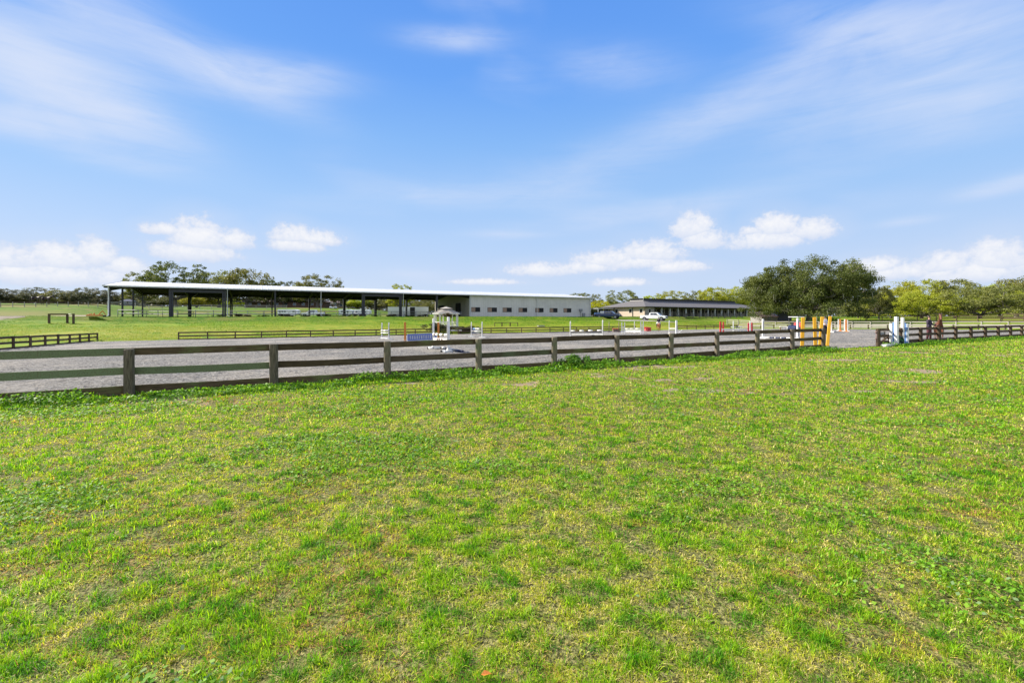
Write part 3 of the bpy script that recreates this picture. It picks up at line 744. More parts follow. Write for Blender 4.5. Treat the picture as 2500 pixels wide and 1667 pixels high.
mb = MB()                                                  # inside of the gable end truss beam
mb.poly([(.05, 0, EAVE-.15), (.05, BW, EAVE-.15), (.05, BW/2, RIDGE-.15), (.05, BW/2, RIDGE-1.05), (.05, BW*.97, EAVE-.75), (.05, BW*.03, EAVE-.75)], [(0, 2, 3, 5), (2, 1, 4, 3)])
mb.build('gable_beam', M['trim'], rf)
# frames and columns
for i in range(0, 9):
    x = i*BAY
    for side, y in ((0, 0.0), (1, BW)):
        mb = MB(); w = .17 if i in (1, 5, 7) else .13
        if i == 8: continue
        if i in (0,): mb.bar((x, y, -.3), (x, y, EAVE-.2), .22, .22, (0, 1, 0))
        elif i == 4 and side == 0: mb.bar((x+.02, y+.12, -.3), (x+.02, y+.12, EAVE-.2), .12, .12, (0, 1, 0))
        else:
            mb.poly([(x-w, y-.16, -.3), (x+w, y-.16, -.3), (x+w, y-.16, EAVE-.15), (x-w, y-.16, EAVE-.15), (x-w, y+.2, -.3), (x+w, y+.2, -.3), (x+w, y+.5, EAVE-.15), (x-w, y+.5, EAVE-.15)] if side == 0 else
                    [(x-w, y-.2, -.3), (x+w, y-.2, -.3), (x+w, y-.6, EAVE-.15), (x-w, y-.6, EAVE-.15), (x-w, y+.16, -.3), (x+w, y+.16, -.3), (x+w, y+.16, EAVE-.15), (x-w, y+.16, EAVE-.15)],
                    [(0, 1, 2, 3), (7, 6, 5, 4), (0, 4, 5, 1), (1, 5, 6, 2), (2, 6, 7, 3), (3, 7, 4, 0)])
        mb.build('column', M['steel'], barn)
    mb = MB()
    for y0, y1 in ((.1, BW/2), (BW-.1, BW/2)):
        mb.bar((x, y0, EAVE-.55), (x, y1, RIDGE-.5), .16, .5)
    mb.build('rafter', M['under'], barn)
# two middle columns at the open left end
for y in (BW/3, 2*BW/3):
    MB().bar((0, y, -.3), (0, y, EAVE+.55), .24, .24, (0, 1, 0)).build('column', M['steel'], barn)
# portal frames: doubled columns with a header beam
for i0 in (1, 5):
    for y in (-.0, BW):
        mb = MB(); xa, xb = i0*BAY+.17, (i0+1)*BAY-.17
        mb.b2(xa, xb, y-.14, y+.14, EAVE-.80, EAVE-.36)
        mb.b2(xa+.03, xa+.25, y-.17, y+.17, -.2, EAVE-.4); mb.b2(xb-.25, xb-.03, y-.17, y+.17, -.2, EAVE-.4)
        mb.build('portal_frame', M['steel'], barn)
# downspouts
for x, lean in ((-.05, 1), (2*BAY+.34, 0), (4*BAY, 0), (6*BAY+.34, 0), (WALLA+.1, 0), (78.3, 0), (BL-.1, 0)):
    mb = MB(); mb.tube([(x, -.55, EAVE-.1), (x, -.34, EAVE-.45), (x, -.34, .25), (x-.15 if lean else x+.35, -.65, .05)], .085 if lean else .06, 8)
    mb.build('downspout', M['trim'], barn)
# slanted pale braces on the back eave
for i in range(1, 8):
    x = i*BAY; mb = MB(); mb.tube([(x+.25, BW-.25, EAVE-2.1), (x+.6, BW-1.2, EAVE-.95), (x+1.7, BW-2.4, EAVE-.15)], .06, 6)
    mb.build('brace', M['galv'], barn)
# enclosed part: front wall pieces round the window openings
wins = []
for px0, px1 in ((1149.6, 1172), (1190, 1213), (1227, 1249), (1266, 1287), (1307, 1327), (1342, 1361), (1375.7, 1394.6)):
    f = lambda x: (1e4/(3250-x)-3.351)/.1755*BAY
    wins.append((max(f(px0), WALLA+.25), f(px1)))
mb = MB(); z0, z1 = 1.08, 2.12; xs = [WALLA]+[q for w in wins for q in w]+[BL]
mb.b2(WALLA, BL, -.06, .06, -.4, z0); mb.b2(WALLA, BL, -.06, .06, z1, EAVE-.02)
for i in range(0, len(xs), 2): mb.b2(xs[i], xs[i+1], -.06, .06, z0, z1)
wall = mb.build('front_wall', M['barnwall'], barn)
mb = MB(); mb.b2(WALLA-.02, BL+.02, -.085, -.063, -.35, .12); mb.build('base_trim', M['trim'], wall)
mb = MB(); mb.b2(WALLA-.1, WALLA+.12, -.1, .1, -.3, EAVE-.05); mb.b2(BL-.06, BL+.1, -.1, .1, -.3, EAVE-.05); mb.build('corner_trim', M['trim'], wall)
for x0, x1 in wins:
    wroot = MB(); wroot.b2(x0, x1, -.09, -.02, z0, z0+.06).b2(x0, x1, -.09, -.02, z1-.06, z1).b2(x0, x0+.06, -.09, -.02, z0+.06, z1-.06).b2(x1-.06, x1, -.09, -.02, z0+.06, z1-.06)
    wn_ = wroot.build('window', M['black'], barn)
    MB().b2(x0+.06, x0+(x1-x0)*.46, -.05, -.02, z0+.06, z1-.06).build('shutter', M['tan'], wn_)
    MB().b2(x0+(x1-x0)*.46, x1-.06, -.02, .0, z0+.06, z1-.06).build('pane', M['dark'], wn_)
mb = MB(); dw = (3.6, 4.8, 2.75)
mb.poly([(WALLA, 0, -.3), (WALLA, BW, -.3), (WALLA, BW, EAVE-.1), (WALLA, BW/2, RIDGE-.1), (WALLA, 0, EAVE-.1)], [(0, 1, 2, 3, 4)])
mb.build('end_wall', M['barnend'], barn)
MB().b2(WALLA-.05, WALLA-.02, 5.2, 8.3, 0, 3.2).build('doorway', M['dark'], barn)
MB().b2(WALLA-.05, WALLA-.02, 16.2, 20.2, 1.1, 2.9).build('opening', M['dark'], barn)
mb = MB(); mb.b2(BL-.12, BL, .06, BW, -.3, EAVE); mb.poly([(BL, 0, EAVE), (BL, BW, EAVE), (BL, BW/2, RIDGE)], [(0, 1, 2)]); mb.b2(WALLA, BL, BW-.12, BW, -.3, EAVE)
mb.build('back_wall', M['barnwall'], barn)
mb = MB(); mb.b2(-.6, WALLA, -.2, BW+.2, -.5, -.02); mb.build('arena_floor', M['dirt'], barn)
# meter boxes on the right end of the front wall
mb = MB(); mb.b2(90.9, 91.9, -.32, -.07, 1.45, 2.0); mb.b2(91.25, 91.5, -.25, -.07, .9, 1.45); mb.b2(91.9, 92.7, -.35, -.07, 0, .95); mb.b2(91.3, 91.36, -.2, -.08, 0, .9)
mb.build('meter_box', M['galv'], barn, bevel=.02)
# pipe rail round the covered riding area
rr = empty('pipe_rail', (bx, by, BZ), TH, 'grey pipe rail with posts inside the open side of the long barn', 'railing')
for side, y in ((0, .9), (1, BW-.9)):
    for i in range(0, 24): MB().tube([(.8+i*2.54, y, -.1), (.8+i*2.54, y, 1.15)], .05, 6).build('post', M['galv'], rr)
    for z in (.55, 1.1): MB().tube([(.8, y, z), (.8+23*2.54, y, z)], .045, 6).build('rail', M['galv'], rr)
for z in (.55, 1.1): MB().tube([(.8, .9, z), (.8, BW-.9, z)], .045, 6).build('rail', M['galv'], rr)

# ------------------------------------------------------------------ the stable
M['shingle'] = mat('charcoal_shingles', (.10, .092, .088), (.155, .145, .14), 9, .85, bump=.4, stretch=(1, 1, 3))
M['ridgecap'] = mat('charcoal_metal', (.045, .047, .055), (.06, .06, .07), 3, .5)
M['stucco'] = mat('pinkish_stucco', (.56, .44, .34), (.50, .39, .31), 3, .9, bump=.2)
M['stuccoshade'] = mat('shaded_stucco', (.34, .31, .29), (.28, .26, .25), 3, .9)  # darker copy of the stucco: shade of the long front put into it
M['beam'] = mat('black_brown_timber', (.03, .026, .024), (.02, .018, .018), 4, .7)
d1s = (.829, .558); ths = math.atan2(d1s[1], d1s[0])
c0 = Vector(((1575-1250)/F*126, 126)); SZ = hz(773.5, 126); SL, SW = 60.0, 15.8
stb = empty('stable', (c0.x, c0.y, SZ), ths, 'single-storey beige stable with dark hipped roof and a column-lined porch', 'stable')
PL = 3.9                                                    # solid corner room length
mb = MB()
swn = [(.9+1.35*0, 0)]
# short end wall (local x=0 plane), openings by pixel
def spx(px):   # distance along the short wall for a pixel
    t = (px-1250)/F; return (t*126-c0.x)/(-.558-t*.829)
ew = [(spx(1568.5), spx(1562.0)), (spx(1542.5), spx(1536)), (spx(1508), spx(1502)), (spx(1485), spx(1479.5))]
z0, z1 = 1.15, 2.2
ys = [0]+[q for w in ew for q in w]+[SW]
mb.b2(0, .2, 0, SW, -.3, z0); mb.b2(0, .2, 0, SW, z1, 2.95)
for i in range(0, len(ys), 2): mb.b2(0, .2, ys[i], ys[i+1], z0, z1)
mb.b2(.2, SL, SW-.2, SW, -.3, 2.95); mb.b2(SL-.2, SL, 3.1, SW-.2, -.3, 2.95)
sw_ = mb.build('end_wall', M['stucco'], stb)
for a, b in ew:
    mb = MB(); mb.b2(-.05, .0, a-.12, b+.12, z1, z1+.12).b2(-.05, 0, a-.12, a, z0, z1).b2(-.05, 0, b, b+.12, z0, z1)
    w_ = mb.build('window', M['trim'], stb); MB().b2(.06, .09, a, b, z0, z1).build('pane', M['dark'], w_)
mb = MB(); mb.b2(.2, PL, 0, .2, -.3, 2.95); mb.b2(PL-.2, PL, .2, 3.0, -.3, 2.95); mb.build('corner_room_wall', M['stuccoshade'], stb)
mb = MB(); mb.b2(1.35, 2.35, -.04, -.005, 1.1, 2.3); w_ = mb.build('window', M['trim'], stb); MB().b2(1.45, 2.25, -.06, -.042, 1.2, 2.2).build('pane', M['dark'], w_)
mb = MB(); mb.b2(PL, SL-.2, 3.0, 3.2, -.3, 2.95); mb.build('stall_wall', M['stuccoshade'], stb)
for i in range(15):
    x = PL+1.3+i*3.65
    mb = MB(); mb.b2(x, x+1.3, 2.93, 2.985, 0, 2.3); d_ = mb.build('stall_door', M['beam'], stb)
    MB().b2(x+1.9, x+2.9, 2.93, 2.985, 1.2, 2.15).build('window', M['dark'], stb)
    MB().b2(x+1.8, x+3.0, 2.9, 2.92, 2.16, 2.28).build('lintel', M['trim'], stb)
for i in range(15):
    x = PL+3.4+i*3.75
    if x > SL-1: break
    mb = MB(); mb.b2(x-.16, x+.16, .05, .37, .35, 2.55); c_ = mb.build('column', M['trim'], stb); MB().b2(x-.24, x+.24, -.03, .45, -.2, .35).build('column_base', M['conc'], c_)
mb = MB(); mb.b2(PL, SL-.1, .08, .34, 2.56, 2.95); mb.build('porch_beam', M['beam'], stb)
for y in (spx(1575)-.1 if False else .0, spx(1544.6), spx(1499)):
    MB().b2(-.13, -.02, y-.06, y+.06, 0, 2.9).build('downspout', M['beam'], stb)
# roof: hip with a steeper dark cap along the ridge
o_ = .9; e = 2.85; hb = 4.85; ins = 6.6
def hip(mb, x0, x1, y0, y1, za, ix, iy, zb):
    vs = [(x0, y0, za), (x1, y0, za), (x1, y1, za), (x0, y1, za), (x0+ix, y0+iy, zb), (x1-ix, y0+iy, zb), (x1-ix, y1-iy, zb), (x0+ix, y1-iy, zb)]
    mb.poly(vs, [(0, 1, 5, 4), (1, 2, 6, 5), (2, 3, 7, 6), (3, 0, 4, 7), (4, 5, 6, 7), (3, 2, 1, 0)])
mb = MB(); hip(mb, -o_, SL+o_, -o_, SW+o_, e, 7.0, 6.6, 4.85); sr = mb.build('roof', M['shingle'], stb)
mb = MB(); hip(mb, 5.6, SL-5.6, 5.3, SW-5.3, 4.75, .25, .25, 5.34); mb.b2(5.3, SL-5.3, 5.0, SW-5.0, 5.34, 5.44); mb.build('ridge_cap', M['ridgecap'], sr)
mb = MB(); mb.b2(-o_-.04, SL+o_, -o_-.06, -o_, e-.12, e+.04); mb.b2(-o_-.06, -o_, -o_-.04, SW+o_, e-.12, e+.04); mb.build('fascia', M['beam'], sr)
MB().tube([(5.2, 5.0, 4.4), (5.2, 5.0, 5.8)], .05, 6).build('vent_pipe', M['trim'], sr)
mb = MB(); mb.b2(-7, 0, 11, 15.8, 2.35, 2.5); mb.b2(-6.9, -6.75, 11.2, 11.35, 0, 2.35); mb.b2(-6.9, -6.75, 15.4, 15.55, 0, 2.35); mb.build('carport', M['trim'], stb)
mb = MB(); mb.b2(-.3, SL+.3, -.5, SW, -.9, -.01); mb.build('slab', M['conc'], stb)
# black run fences in front of the porch
_q0 = Vector(at(1641, 121)).xy; _q1 = Vector(at(1812, 134)).xy
fence('porch_fence', [tuple(_q0.lerp(_q1, i/11)) for i in range(12)], 'black four-board fence in front of the stable porch', [.3, .62, .94, 1.26], 1.4, .16, M['black'], M['black'], off=-.08, seed=21, board_h=.15, square=True)
# brown shed roof and dark store under the oak
sv = at(1865, 108)
sh = empty('shed', (sv.x, sv.y, Hs(sv.x, sv.y)), R(18), 'small brown-roofed shed half hidden under the big oak', 'shed')
gz = hz(782.5, 108)-sh.location.z
M['rust'] = mat('brown_metal_roof', (.16, .10, .085), (.12, .08, .07), 2, .6)
mb = MB(); mb.poly([(-2.6, -1.8, gz+.0+.9), (2.6, -1.8, gz+.9), (2.6, 1.8, gz+2.1), (-2.6, 1.8, gz+2.1), (-2.6, -1.8, gz+.8), (2.6, -1.8, gz+.8), (2.6, 1.8, gz+2.0), (-2.6, 1.8, gz+2.0)], [(0, 1, 2, 3), (7, 6, 5, 4), (0, 4, 5, 1), (1, 5, 6, 2), (2, 6, 7, 3), (3, 7, 4, 0)]); mb.build('roof', M['rust'], sh)
mb = MB(); mb.b2(-2.4, 2.4, -1.6, 1.6, -.3, gz+.85); mb.build('wall', M['stuccoshade'], sh); MB().b2(-.6, .4, -1.64, -1.61, 0, gz+.75).build('door', M['galv'], sh)
MB().b2(3.0, 7.5, -1.0, 2.6, -.3, gz+1.9).b2(2.9, 7.6, -1.2, 2.8, gz+1.9, gz+2.05).build('store', M['navy'], sh)
# ------------------------------------------------------------------ jumps
def foot_of(px, py): v = ray(px, py); a, b = AB(v.x, v.y); v.z = float(arena_z(b))+.02 if (A0 < a < A1 and B0 < b < B1) else v.z; return v
def top_h(v, py_top): return hz(py_top, v.y)-v.z
def ang(v, w): return math.atan2(w.y-v.y, w.x-v.x)
def standard(px, py, top, label, group, m='white', w=.08, foot=.75, face=0.0, fm=None, square=True, loc=None, strip=True):
    v = loc or foot_of(px, py); h = max(1.1, top_h(v, top)); r = empty('jump_standard', v, face, label, 'jump standard', group)
    mb = MB(); mb.box((0, 0, h/2+.02), (w, w, h)); mb.box((0, 0, h+.03), (w*.8, w*.8, .02)); mb.build('upright', M[m], r, bevel=.008)
    mb = MB(); mb.bar((0, -foot/2, .04), (0, foot/2, .04), .08, .07); mb.bar((0, -.13, .07), (0, -.02, .22), .03, .04, (1, 0, 0)); mb.bar((0, .13, .07), (0, .02, .22), .03, .04, (1, 0, 0)); mb.build('foot', M[fm or m], r, bevel=.006)
    if strip: MB().box((0, -w/2-.006, h*.5), (.03, .008, h*.8)).build('keyhole_strip', M['galv'], r)
    return r, v, h
def pole(p, q, label, group, bands=('white',), rad=.05, fr=None, name='jump_pole'):
    p = Vector(p); q = Vector(q); L = (q-p).length; n = len(bands); fr = fr or [1/n]*n
    r = MB(); keys = []; t = 0
    for k, bnd in enumerate(bands):
        if bnd not in keys: keys.append(bnd)
        r.m = keys.index(bnd); d = (q-p)/L
        a = Vector((0, 0, 0))+d*L*t; t += fr[k]; b = d*L*min(1, t); r.tube([a, b], rad, 10)
    o = r.build(name, [M[k] for k in keys], None, p); tag(o, label, 'jump pole', group); return o
def cup(p, parent=None): pass
GP, GS = 'striped and white jump poles', 'white jump standards around the arena'
# near vertical in the middle (zigzag poles)
s1, v1, h1 = standard(1058, 853, 779, 'tall white jump standard left of the zigzag poles, in front of the gazebo', GS, w=.08, face=R(-35), foot=.55)
s2, v2, h2 = standard(1094.6, 861, 775.6, 'tallest white jump standard right of the zigzag poles, in front of the gazebo', GS, w=.095, face=R(-35), foot=.55)
def between(v, w, z0, z1, inset=.08):
    d = (w-v).normalized(); return Vector((v.x+d.x*inset, v.y+d.y*inset, v.z+z0)), Vector((w.x-d.x*inset, w.y-d.y*inset, w.z+z1))
M['brick'] = mat('brown_band', (.16, .11, .09), None, 3, .7)
a, b = between(v1, v2, .78, .79); pole(a, b, 'white jump pole with brown patches, upper one between the two tall standards', GP, ('white', 'brick', 'white', 'rail', 'white', 'rail', 'white'), .065, [.10, .12, .14, .16, .16, .14, .18])
a, b = between(v1, v2, .50, .53)
o = MB().bar((0, 0, 0), b-a, .03, .20).build('jump_plank', M['white'], None, a); tag(o, 'white plank with brown blocks hanging below the zigzag pole', 'jump plank', 'jump planks')
d_ = (b-a); n_ = Vector((d_.y, -d_.x, 0)).normalized()*.02
mb = MB(); [mb.bar(d_*t+n_+Vector((0, 0, .03)), d_*(t+.09)+n_+Vector((0, 0, .03)), .012, .10) for t in (.26, .40, .58)]; mb.build('painted_blocks', M['brick'], o)
a, b = between(v1, v2, .34, .36); pole(a, b, 'plain white jump pole, lowest of the three between the tall standards', GP, ('white',), .05)
g1 = foot_of(1043, 853); g1b = foot_of(1078, 853); g2 = foot_of(1076, 861.5); g2b = foot_of(1104, 860)
U = Vector((0, 0, .06))
pole(g1+U, g1b+U, 'white ground pole with dark ends lying at the left tall standard', GP, ('black', 'white', 'navy', 'white', 'black'), .05, [.08, .32, .1, .42, .08])
pole(g2+U, g2b+U, 'white ground pole with dark ends lying at the right tall standard', GP, ('black', 'white', 'navy', 'white', 'black'), .05, [.1, .3, .1, .4, .1])
pole(foot_of(1080, 852.5)+U, foot_of(1130, 862)+U, 'brown and white ground pole lying aslant below the zigzag jump', GP, ('white', 'brick', 'white', 'brick', 'navy'), .055)
pole(foot_of(1098, 856)+U, foot_of(1122, 861)+U, 'grey ground pole lying beside the slanting brown and white one', GP, ('offwhite', 'galv', 'navy'), .05)
# orange posts with the faded blue wall panel
t1, w1, k1 = standard(989, 836, 787.5, 'orange jump standard at the left end of the blue panel', 'orange jump standards', 'orange', .15, .9, face=R(10), fm='offwhite', strip=False)
t2, w2, k2 = standard(1070.5, 832, 788, 'orange jump standard seen between the gazebo posts', 'orange jump standards', 'orange', .15, .9, face=R(10), fm='offwhite', strip=False)
e_ = w1+(w2-w1).normalized()*(w2-w1).length*.98; st_ = w1+(w2-w1).normalized()*.22
pn = empty('jump_wall', st_, ang(st_, e_), 'faded blue jump wall panel with a row of pale arches', 'jump wall'); PLn = (e_-st_).length-.15
MB().b2(0, PLn, -.03, .03, .10, .60).build('panel', M['periwinkle'], pn); MB().b2(0, PLn, -.09, .09, 0, .10).build('base', M['offwhite'], pn)
for i in range(12):
    x = .25+i*(PLn-.5)/11; mb = MB(); mb.b2(x-.035, x+.035, -.045, -.031, .20, .42); mb.ell((x, -.038, .42), (.035, .007, .05), 8, 6); mb.build('arch', M['offwhite'], pn)
# oblique plain jump near the left (ladder look)
s3, v3, h3 = standard(932.5, 828.8, 789, 'thin white standard farther left in the arena, left one of the narrow pair', GS, face=R(70))
s4, v4, h4 = standard(949.2, 829.6, 788.3, 'thin white standard farther left in the arena, right one of the narrow pair', GS, face=R(70))
for z, l in ((.80, 'upper white and grey pole of the narrow jump on the left'), (.58, 'middle white and grey pole of the narrow jump on the left'), (.10, 'white ground pole under the narrow jump on the left')):
    a, b = between(v3, v4, z, z, -.15); pole(a, b, l, GP, ('offwhite', 'white', 'galv') if z > .2 else ('white',), .06)
s5, v5, h5 = standard(1150.9, 823.3, 787, 'white standard on the left of the navy and white poles', GS, face=R(60))
s6, v6, h6 = standard(1177, 825, 786.5, 'white standard on the right of the navy and white poles', GS, face=R(60))
for z, l in ((.86, 'upper navy and white pole behind the near fence post'), (.60, 'lower navy and white pole behind the near fence post')):
    a, b = between(v5, v6, z, z); pole(a, b, l, GP, ('navy', 'paleblue', 'white', 'white', 'navy') if z > .7 else ('galv', 'white', 'galv'), .055)
    a, b = between(v5, v6, z-.16, z-.16); pole(a, b, 'dark navy pole just below the '+('upper' if z > .7 else 'lower')+' navy and white pole', GP, ('navy',), .05)
# striped vertical in the centre right
s7, v7, h7 = standard(1392.6, 825, 785, 'white standard at the left of the black and white striped pole', GS, face=R(8))
s8, v8, h8 = standard(1471.4, 826, 782, 'white standard at the right of the black and white striped pole', GS, face=R(8))
a, b = between(v7, v8, .62, .66); pole(a, b, 'black and white striped pole across the centre jump', GP, ('white', 'rail', 'white', 'rail', 'white', 'rail', 'white'), .055)
a, b = between(v7, v8, .48, .50); pole(a, b, 'black pole just under the striped one on the centre jump', GP, ('black',), .05)
a, b = between(v7, v8, .34, .36); o = MB().bar((0, 0, 0), b-a, .03, .16).build('jump_plank', M['offwhite'], None, a); tag(o, 'pale plank under the black and white striped pole', 'jump plank', 'jump planks')
a, b = between(v7, v8, .06, .06, -.3); pole(a, b, 'black and white ground pole below the centre jump', GP, ('white', 'rail', 'white', 'rail', 'white', 'rail', 'white'), .055)
bk = foot_of(1448, 821); o = MB().tube([(0, 0, 0), (0, 0, .32)], [.15, .18], 12).build('bucket', M['navy'], None, bk); tag(o, 'dark blue bucket on the ground under the centre jump', 'bucket')
# white ladder-wing oxer
def wing(px0, px1, py, top, label, group='white ladder wings', m='white', rungs=4):
    p = foot_of(px0, py); q = foot_of(px1, py); h = top_h(p, top); r = empty('jump_wing', p, ang(p, q), label, 'jump wing', group); L = (q-p).length
    for x in (0, L):
        mb = MB(); mb.b2(x-.045, x+.045, -.045, .045, 0, h); mb.build('upright', M[m], r); mb = MB(); mb.b2(x-.05, x+.05, -.38, .38, 0, .09); mb.build('foot', M[m], r)
    for k in range(rungs): MB().b2(.05, L-.05, -.02, .02, .18+k*.2, .26+k*.2).build('slat', M[m], r)
    return p, q, h
p1, q1, h_ = wing(1518, 1525, 815.4, 786.7, 'white ladder wing on the left of the solid white plank jump')
p2, q2, h_ = wing(1564.3, 1570.5, 815.8, 785, 'white ladder wing on the right of the solid white plank jump', rungs=5)
a, b = between(q1, p2, .34, .34, .02); o = MB().bar((0, 0, 0), b-a, .05, .24).build('jump_plank', M['white'], None, a); tag(o, 'thick bright white plank between the two ladder wings', 'jump plank', 'jump planks')
a, b = between(q1, p2, .60, .62, .02); pole(a, b, 'pinkish white pole above the thick white plank', GP, ('white', 'offwhite', 'white'), .06)
s9, v9, h9 = standard(1549, 812, 785.6, 'thin white standard standing behind the ladder-wing jump', GS)
# white post and cross wing
sa, va, ha = standard(1634, 816, 783, 'white standard with a yellow tint on the left of the cross wing', GS)
vb = foot_of(1651.2, 817.5); hb_ = top_h(vb, 782)
xr = empty('jump_wing', vb, 0, 'white wing with crossed braces beside its thick post, right of the horse and rider', 'jump wing', 'white cross wing')
MB().box((0, 0, hb_/2), (.17, .14, hb_)).build('upright', M['white'], xr, bevel=.01)
mb = MB(); mb.bar((.1, 0, .05), (.60, 0, .50), .04, .07, (0, 1, 0)); mb.bar((.62, .05, .05), (.1, .05, .55), .04, .07, (0, 1, 0)); mb.build('cross_brace', M['white'], xr); MB().b2(-.35, .8, -.05, .05, 0, .08).build('foot', M['white'], xr)
a, b = between(va, vb, .62, .64); pole(a, b, 'short-looking cream pole between the white standard and the cross wing', GP, ('offwhite',), .05)
# red and white jumps
sr1, r1, _h = standard(1758.8, 817.5, 785.6, 'red jump standard nearest the left of the white poles', 'red jump standards', 'red', .14, strip=False)
sr2, r2, _h = standard(1766, 815, 786.2, 'darker red jump standard just behind the nearest red one', 'red jump standards', 'red', .12, strip=False)
s10, v10, _h = standard(1790.5, 815.5, 784.4, 'white standard standing between the red ones, under the middle of the pole', GS)
sr3, r3, _h = standard(1827.5, 815, 789, 'crimson jump standard left of a white one, near the fence top', 'crimson jump standards', 'crimson', .13, strip=False)
s11, v11, _h = standard(1831.6, 815.2, 784.7, 'white standard squeezed between the two crimson ones', GS)
sr4, r4, _h = standard(1835.8, 815, 788.8, 'crimson jump standard right of a white one, near the fence top', 'crimson jump standards', 'crimson', .13, strip=False)
a, b = between(r1, v10, .52, .52); pole(a, b, 'white pole from the red standard to the white one', GP, ('white',), .05)
a, b = between(v10, r3, .52, .52); pole(a, b, 'white pole from the white standard to the crimson one', GP, ('white',), .05)
a, b = between(v10, r3, .72, .72); pole(a+Vector((.3, 1.3, 0)), b+Vector((0, 1.3, 0)), 'greyish pole set a little higher behind the white one', GP, ('offwhite', 'galv', 'offwhite'), .045)
lq = foot_of(1797, 814); lr = foot_of(1827, 813)
lv = empty('jump_filler', lq, ang(lq, lr), 'low blue and white wavy filler under the white pole', 'jump filler'); L_ = (lr-lq).length
for i in range(7): MB().ell((L_*(i+.5)/7, 0, .10), (L_/14, .12, .16), 10, 6).build('hump', M['white'] if i % 2 == 0 else M['paleblue'], lv)
# near right white jump
s12, v12, _h = standard(1862.7, 826.5, 779.8, 'white standard at the left of the long pole left of the orange-yellow posts', GS, w=.12)
s13, v13, _h = standard(1947.6, 829, 778, 'bright white standard just left of the first orange-yellow post', GS, w=.12)
a, b = between(v12, v13, .56, .60); pole(a, b, 'white pole with a grey striped middle hung between the two bright standards', GP, ('white', 'galv', 'white', 'galv', 'white', 'galv', 'white'), .05, [.24, .15, .03, .15, .03, .13, .27])
a, b = between(v12, v13, .07, .07); pole(a, b, 'grey striped ground pole left of the orange-yellow posts', GP, ('white', 'navy', 'white', 'navy', 'white', 'navy', 'white'), .05, [.20, .15, .03, .15, .03, .15, .29])
# far right pair of white / orange standards
standard(2046.8, 808.5, 779.6, 'white standard beside an orange one, right of the man', GS)
standard(2051.6, 808.8, 779.8, 'orange standard in the far right part of the arena, next to a white one', 'orange jump standards', 'orange', .12, strip=False)
standard(2062.5, 809.5, 780, 'cream standard, left of the far right trio', GS, m='offwhite', w=.12)
standard(2066.2, 810, 780.6, 'orange standard in the middle of the far right trio', 'orange jump standards', 'orange', .12, strip=False)
standard(2069.4, 809.5, 782, 'pinkish standard at the right of the far right trio', 'orange jump standards', 'offwhite', .1, strip=False)
standard(2030, 812, 796-8, 'low white standard just right of the last orange-yellow post', GS)
pole(foot_of(2034, 811)+U, foot_of(2046, 810)+U, 'short white ground pole at the foot of the orange standard', GP, ('white', 'galv', 'white'), .06)
# rusty thin posts by the far fence
o1 = foot_of(1487, 811); o2 = foot_of(1511, 811)
for v_, l in ((o1, 'thin rusty post by the far fence, left of the pair'), (o2, 'thin rusty post by the far fence, right of the pair')):
    r = empty('rusty_post', v_, 0, l, 'post', 'thin rusty posts'); MB().tube([(0, 0, 0), (0, 0, 1.45)], .05, 8).build('upright', M['rust'], r); MB().b2(-.2, .2, -.2, .2, 0, .05).build('foot', M['rust'], r)
v_ = foot_of(1504, 810.5); o = empty('flower_box', v_, R(10), 'reddish-brown flower box against the far fence', 'flower box')
MB().b2(-.5, .5, -.2, .2, 0, .35).build('box', M['rust'], o); mb = MB(); rg = random.Random(3); [mb.ell((rg.uniform(-.45, .45), rg.uniform(-.15, .15), .4+rg.uniform(0, .1)), (.09, .09, .08), 6, 4) for _ in range(12)]; mb.build('flowers', M['red'], o)
# red plastic blocks
for px, py, l, hh in ((1578.5, 808, 'faded red plastic jump block leaning on a brighter one', .62), (1584, 809, 'bright red plastic jump block near the horse and rider', .60)):
    v_ = foot_of(px, py); r = empty('jump_block', v_, R(20 if px < 1580 else -12), l, 'jump block', 'red plastic jump blocks')
    mb = MB(); mb.prism([(-.34, 0), (.34, 0), (.30, hh*.35), (.22, hh*.5), (.30, hh*.65), (.34, hh), (-.34, hh), (-.30, hh*.65), (-.22, hh*.5), (-.30, hh*.35)], -.22, .22); mb.build('body', M['red'], r, bevel=.03)
    MB().b2(-.10, .10, -.226, -.215, hh*.42, hh*.58).build('grip', M['black'], r)

# ------------------------------------------------------------------ orange-yellow planks at the gateway
def plank(px_b, py_b, px_t, py_t, w, label, depth=.11, Y=None, lift=0):
    v = ray(px_b, py_b) if Y is None else Vector(((px_b-1250)/F*Y, Y, hz(py_b, Y)))
    t = Vector(((px_t-1250)/F*v.y, v.y, hz(py_t, v.y))); v = v+Vector((0, 0, -.05))
    r = empty('jump_wing_post', v, 0, label, 'jump post', 'orange-yellow posts at the gateway')
    d = t-v; hh = d.length
    up = d.normalized(); sd = Vector((1, 0, 0)).cross(up).normalized(); rotm = Matrix((up.cross(sd)*-1, sd, up)).transposed()
    rz = Matrix.Rotation(R(-28), 3, 'Z'); mb = MB(); mb.box(d/2, (w*.88, depth, hh), M=rotm @ rz); b_ = mb.build('board', M['yellow'], r, bevel=.012)
    nrm = rotm @ rz @ Vector((0, -1, 0)); mb = MB()
    for k in range(9):
        c = d*(.12+.09*k)+nrm*(depth/2+.001); mb.tube([c, c+nrm*.004], .010, 8)
    mb.build('peg_holes', M['black'], r)
    return r, v
plank(1958.5-.5, 855.5, 1960.5, 774.6, .155, 'upright orange-yellow post standing by itself left of the gateway')
plank(1991, 853, 1988.5, 774.5, .15, 'orange-yellow post leaning slightly left, second from the left')
plank(2000.5, 850, 2007.5, 773.5, .15, 'orange-yellow post leaning right, next to the last fence post')
plank(2019.5, 845.5, 2027, 772.2, .15, 'orange-yellow post leaning right, nearest the open gateway')
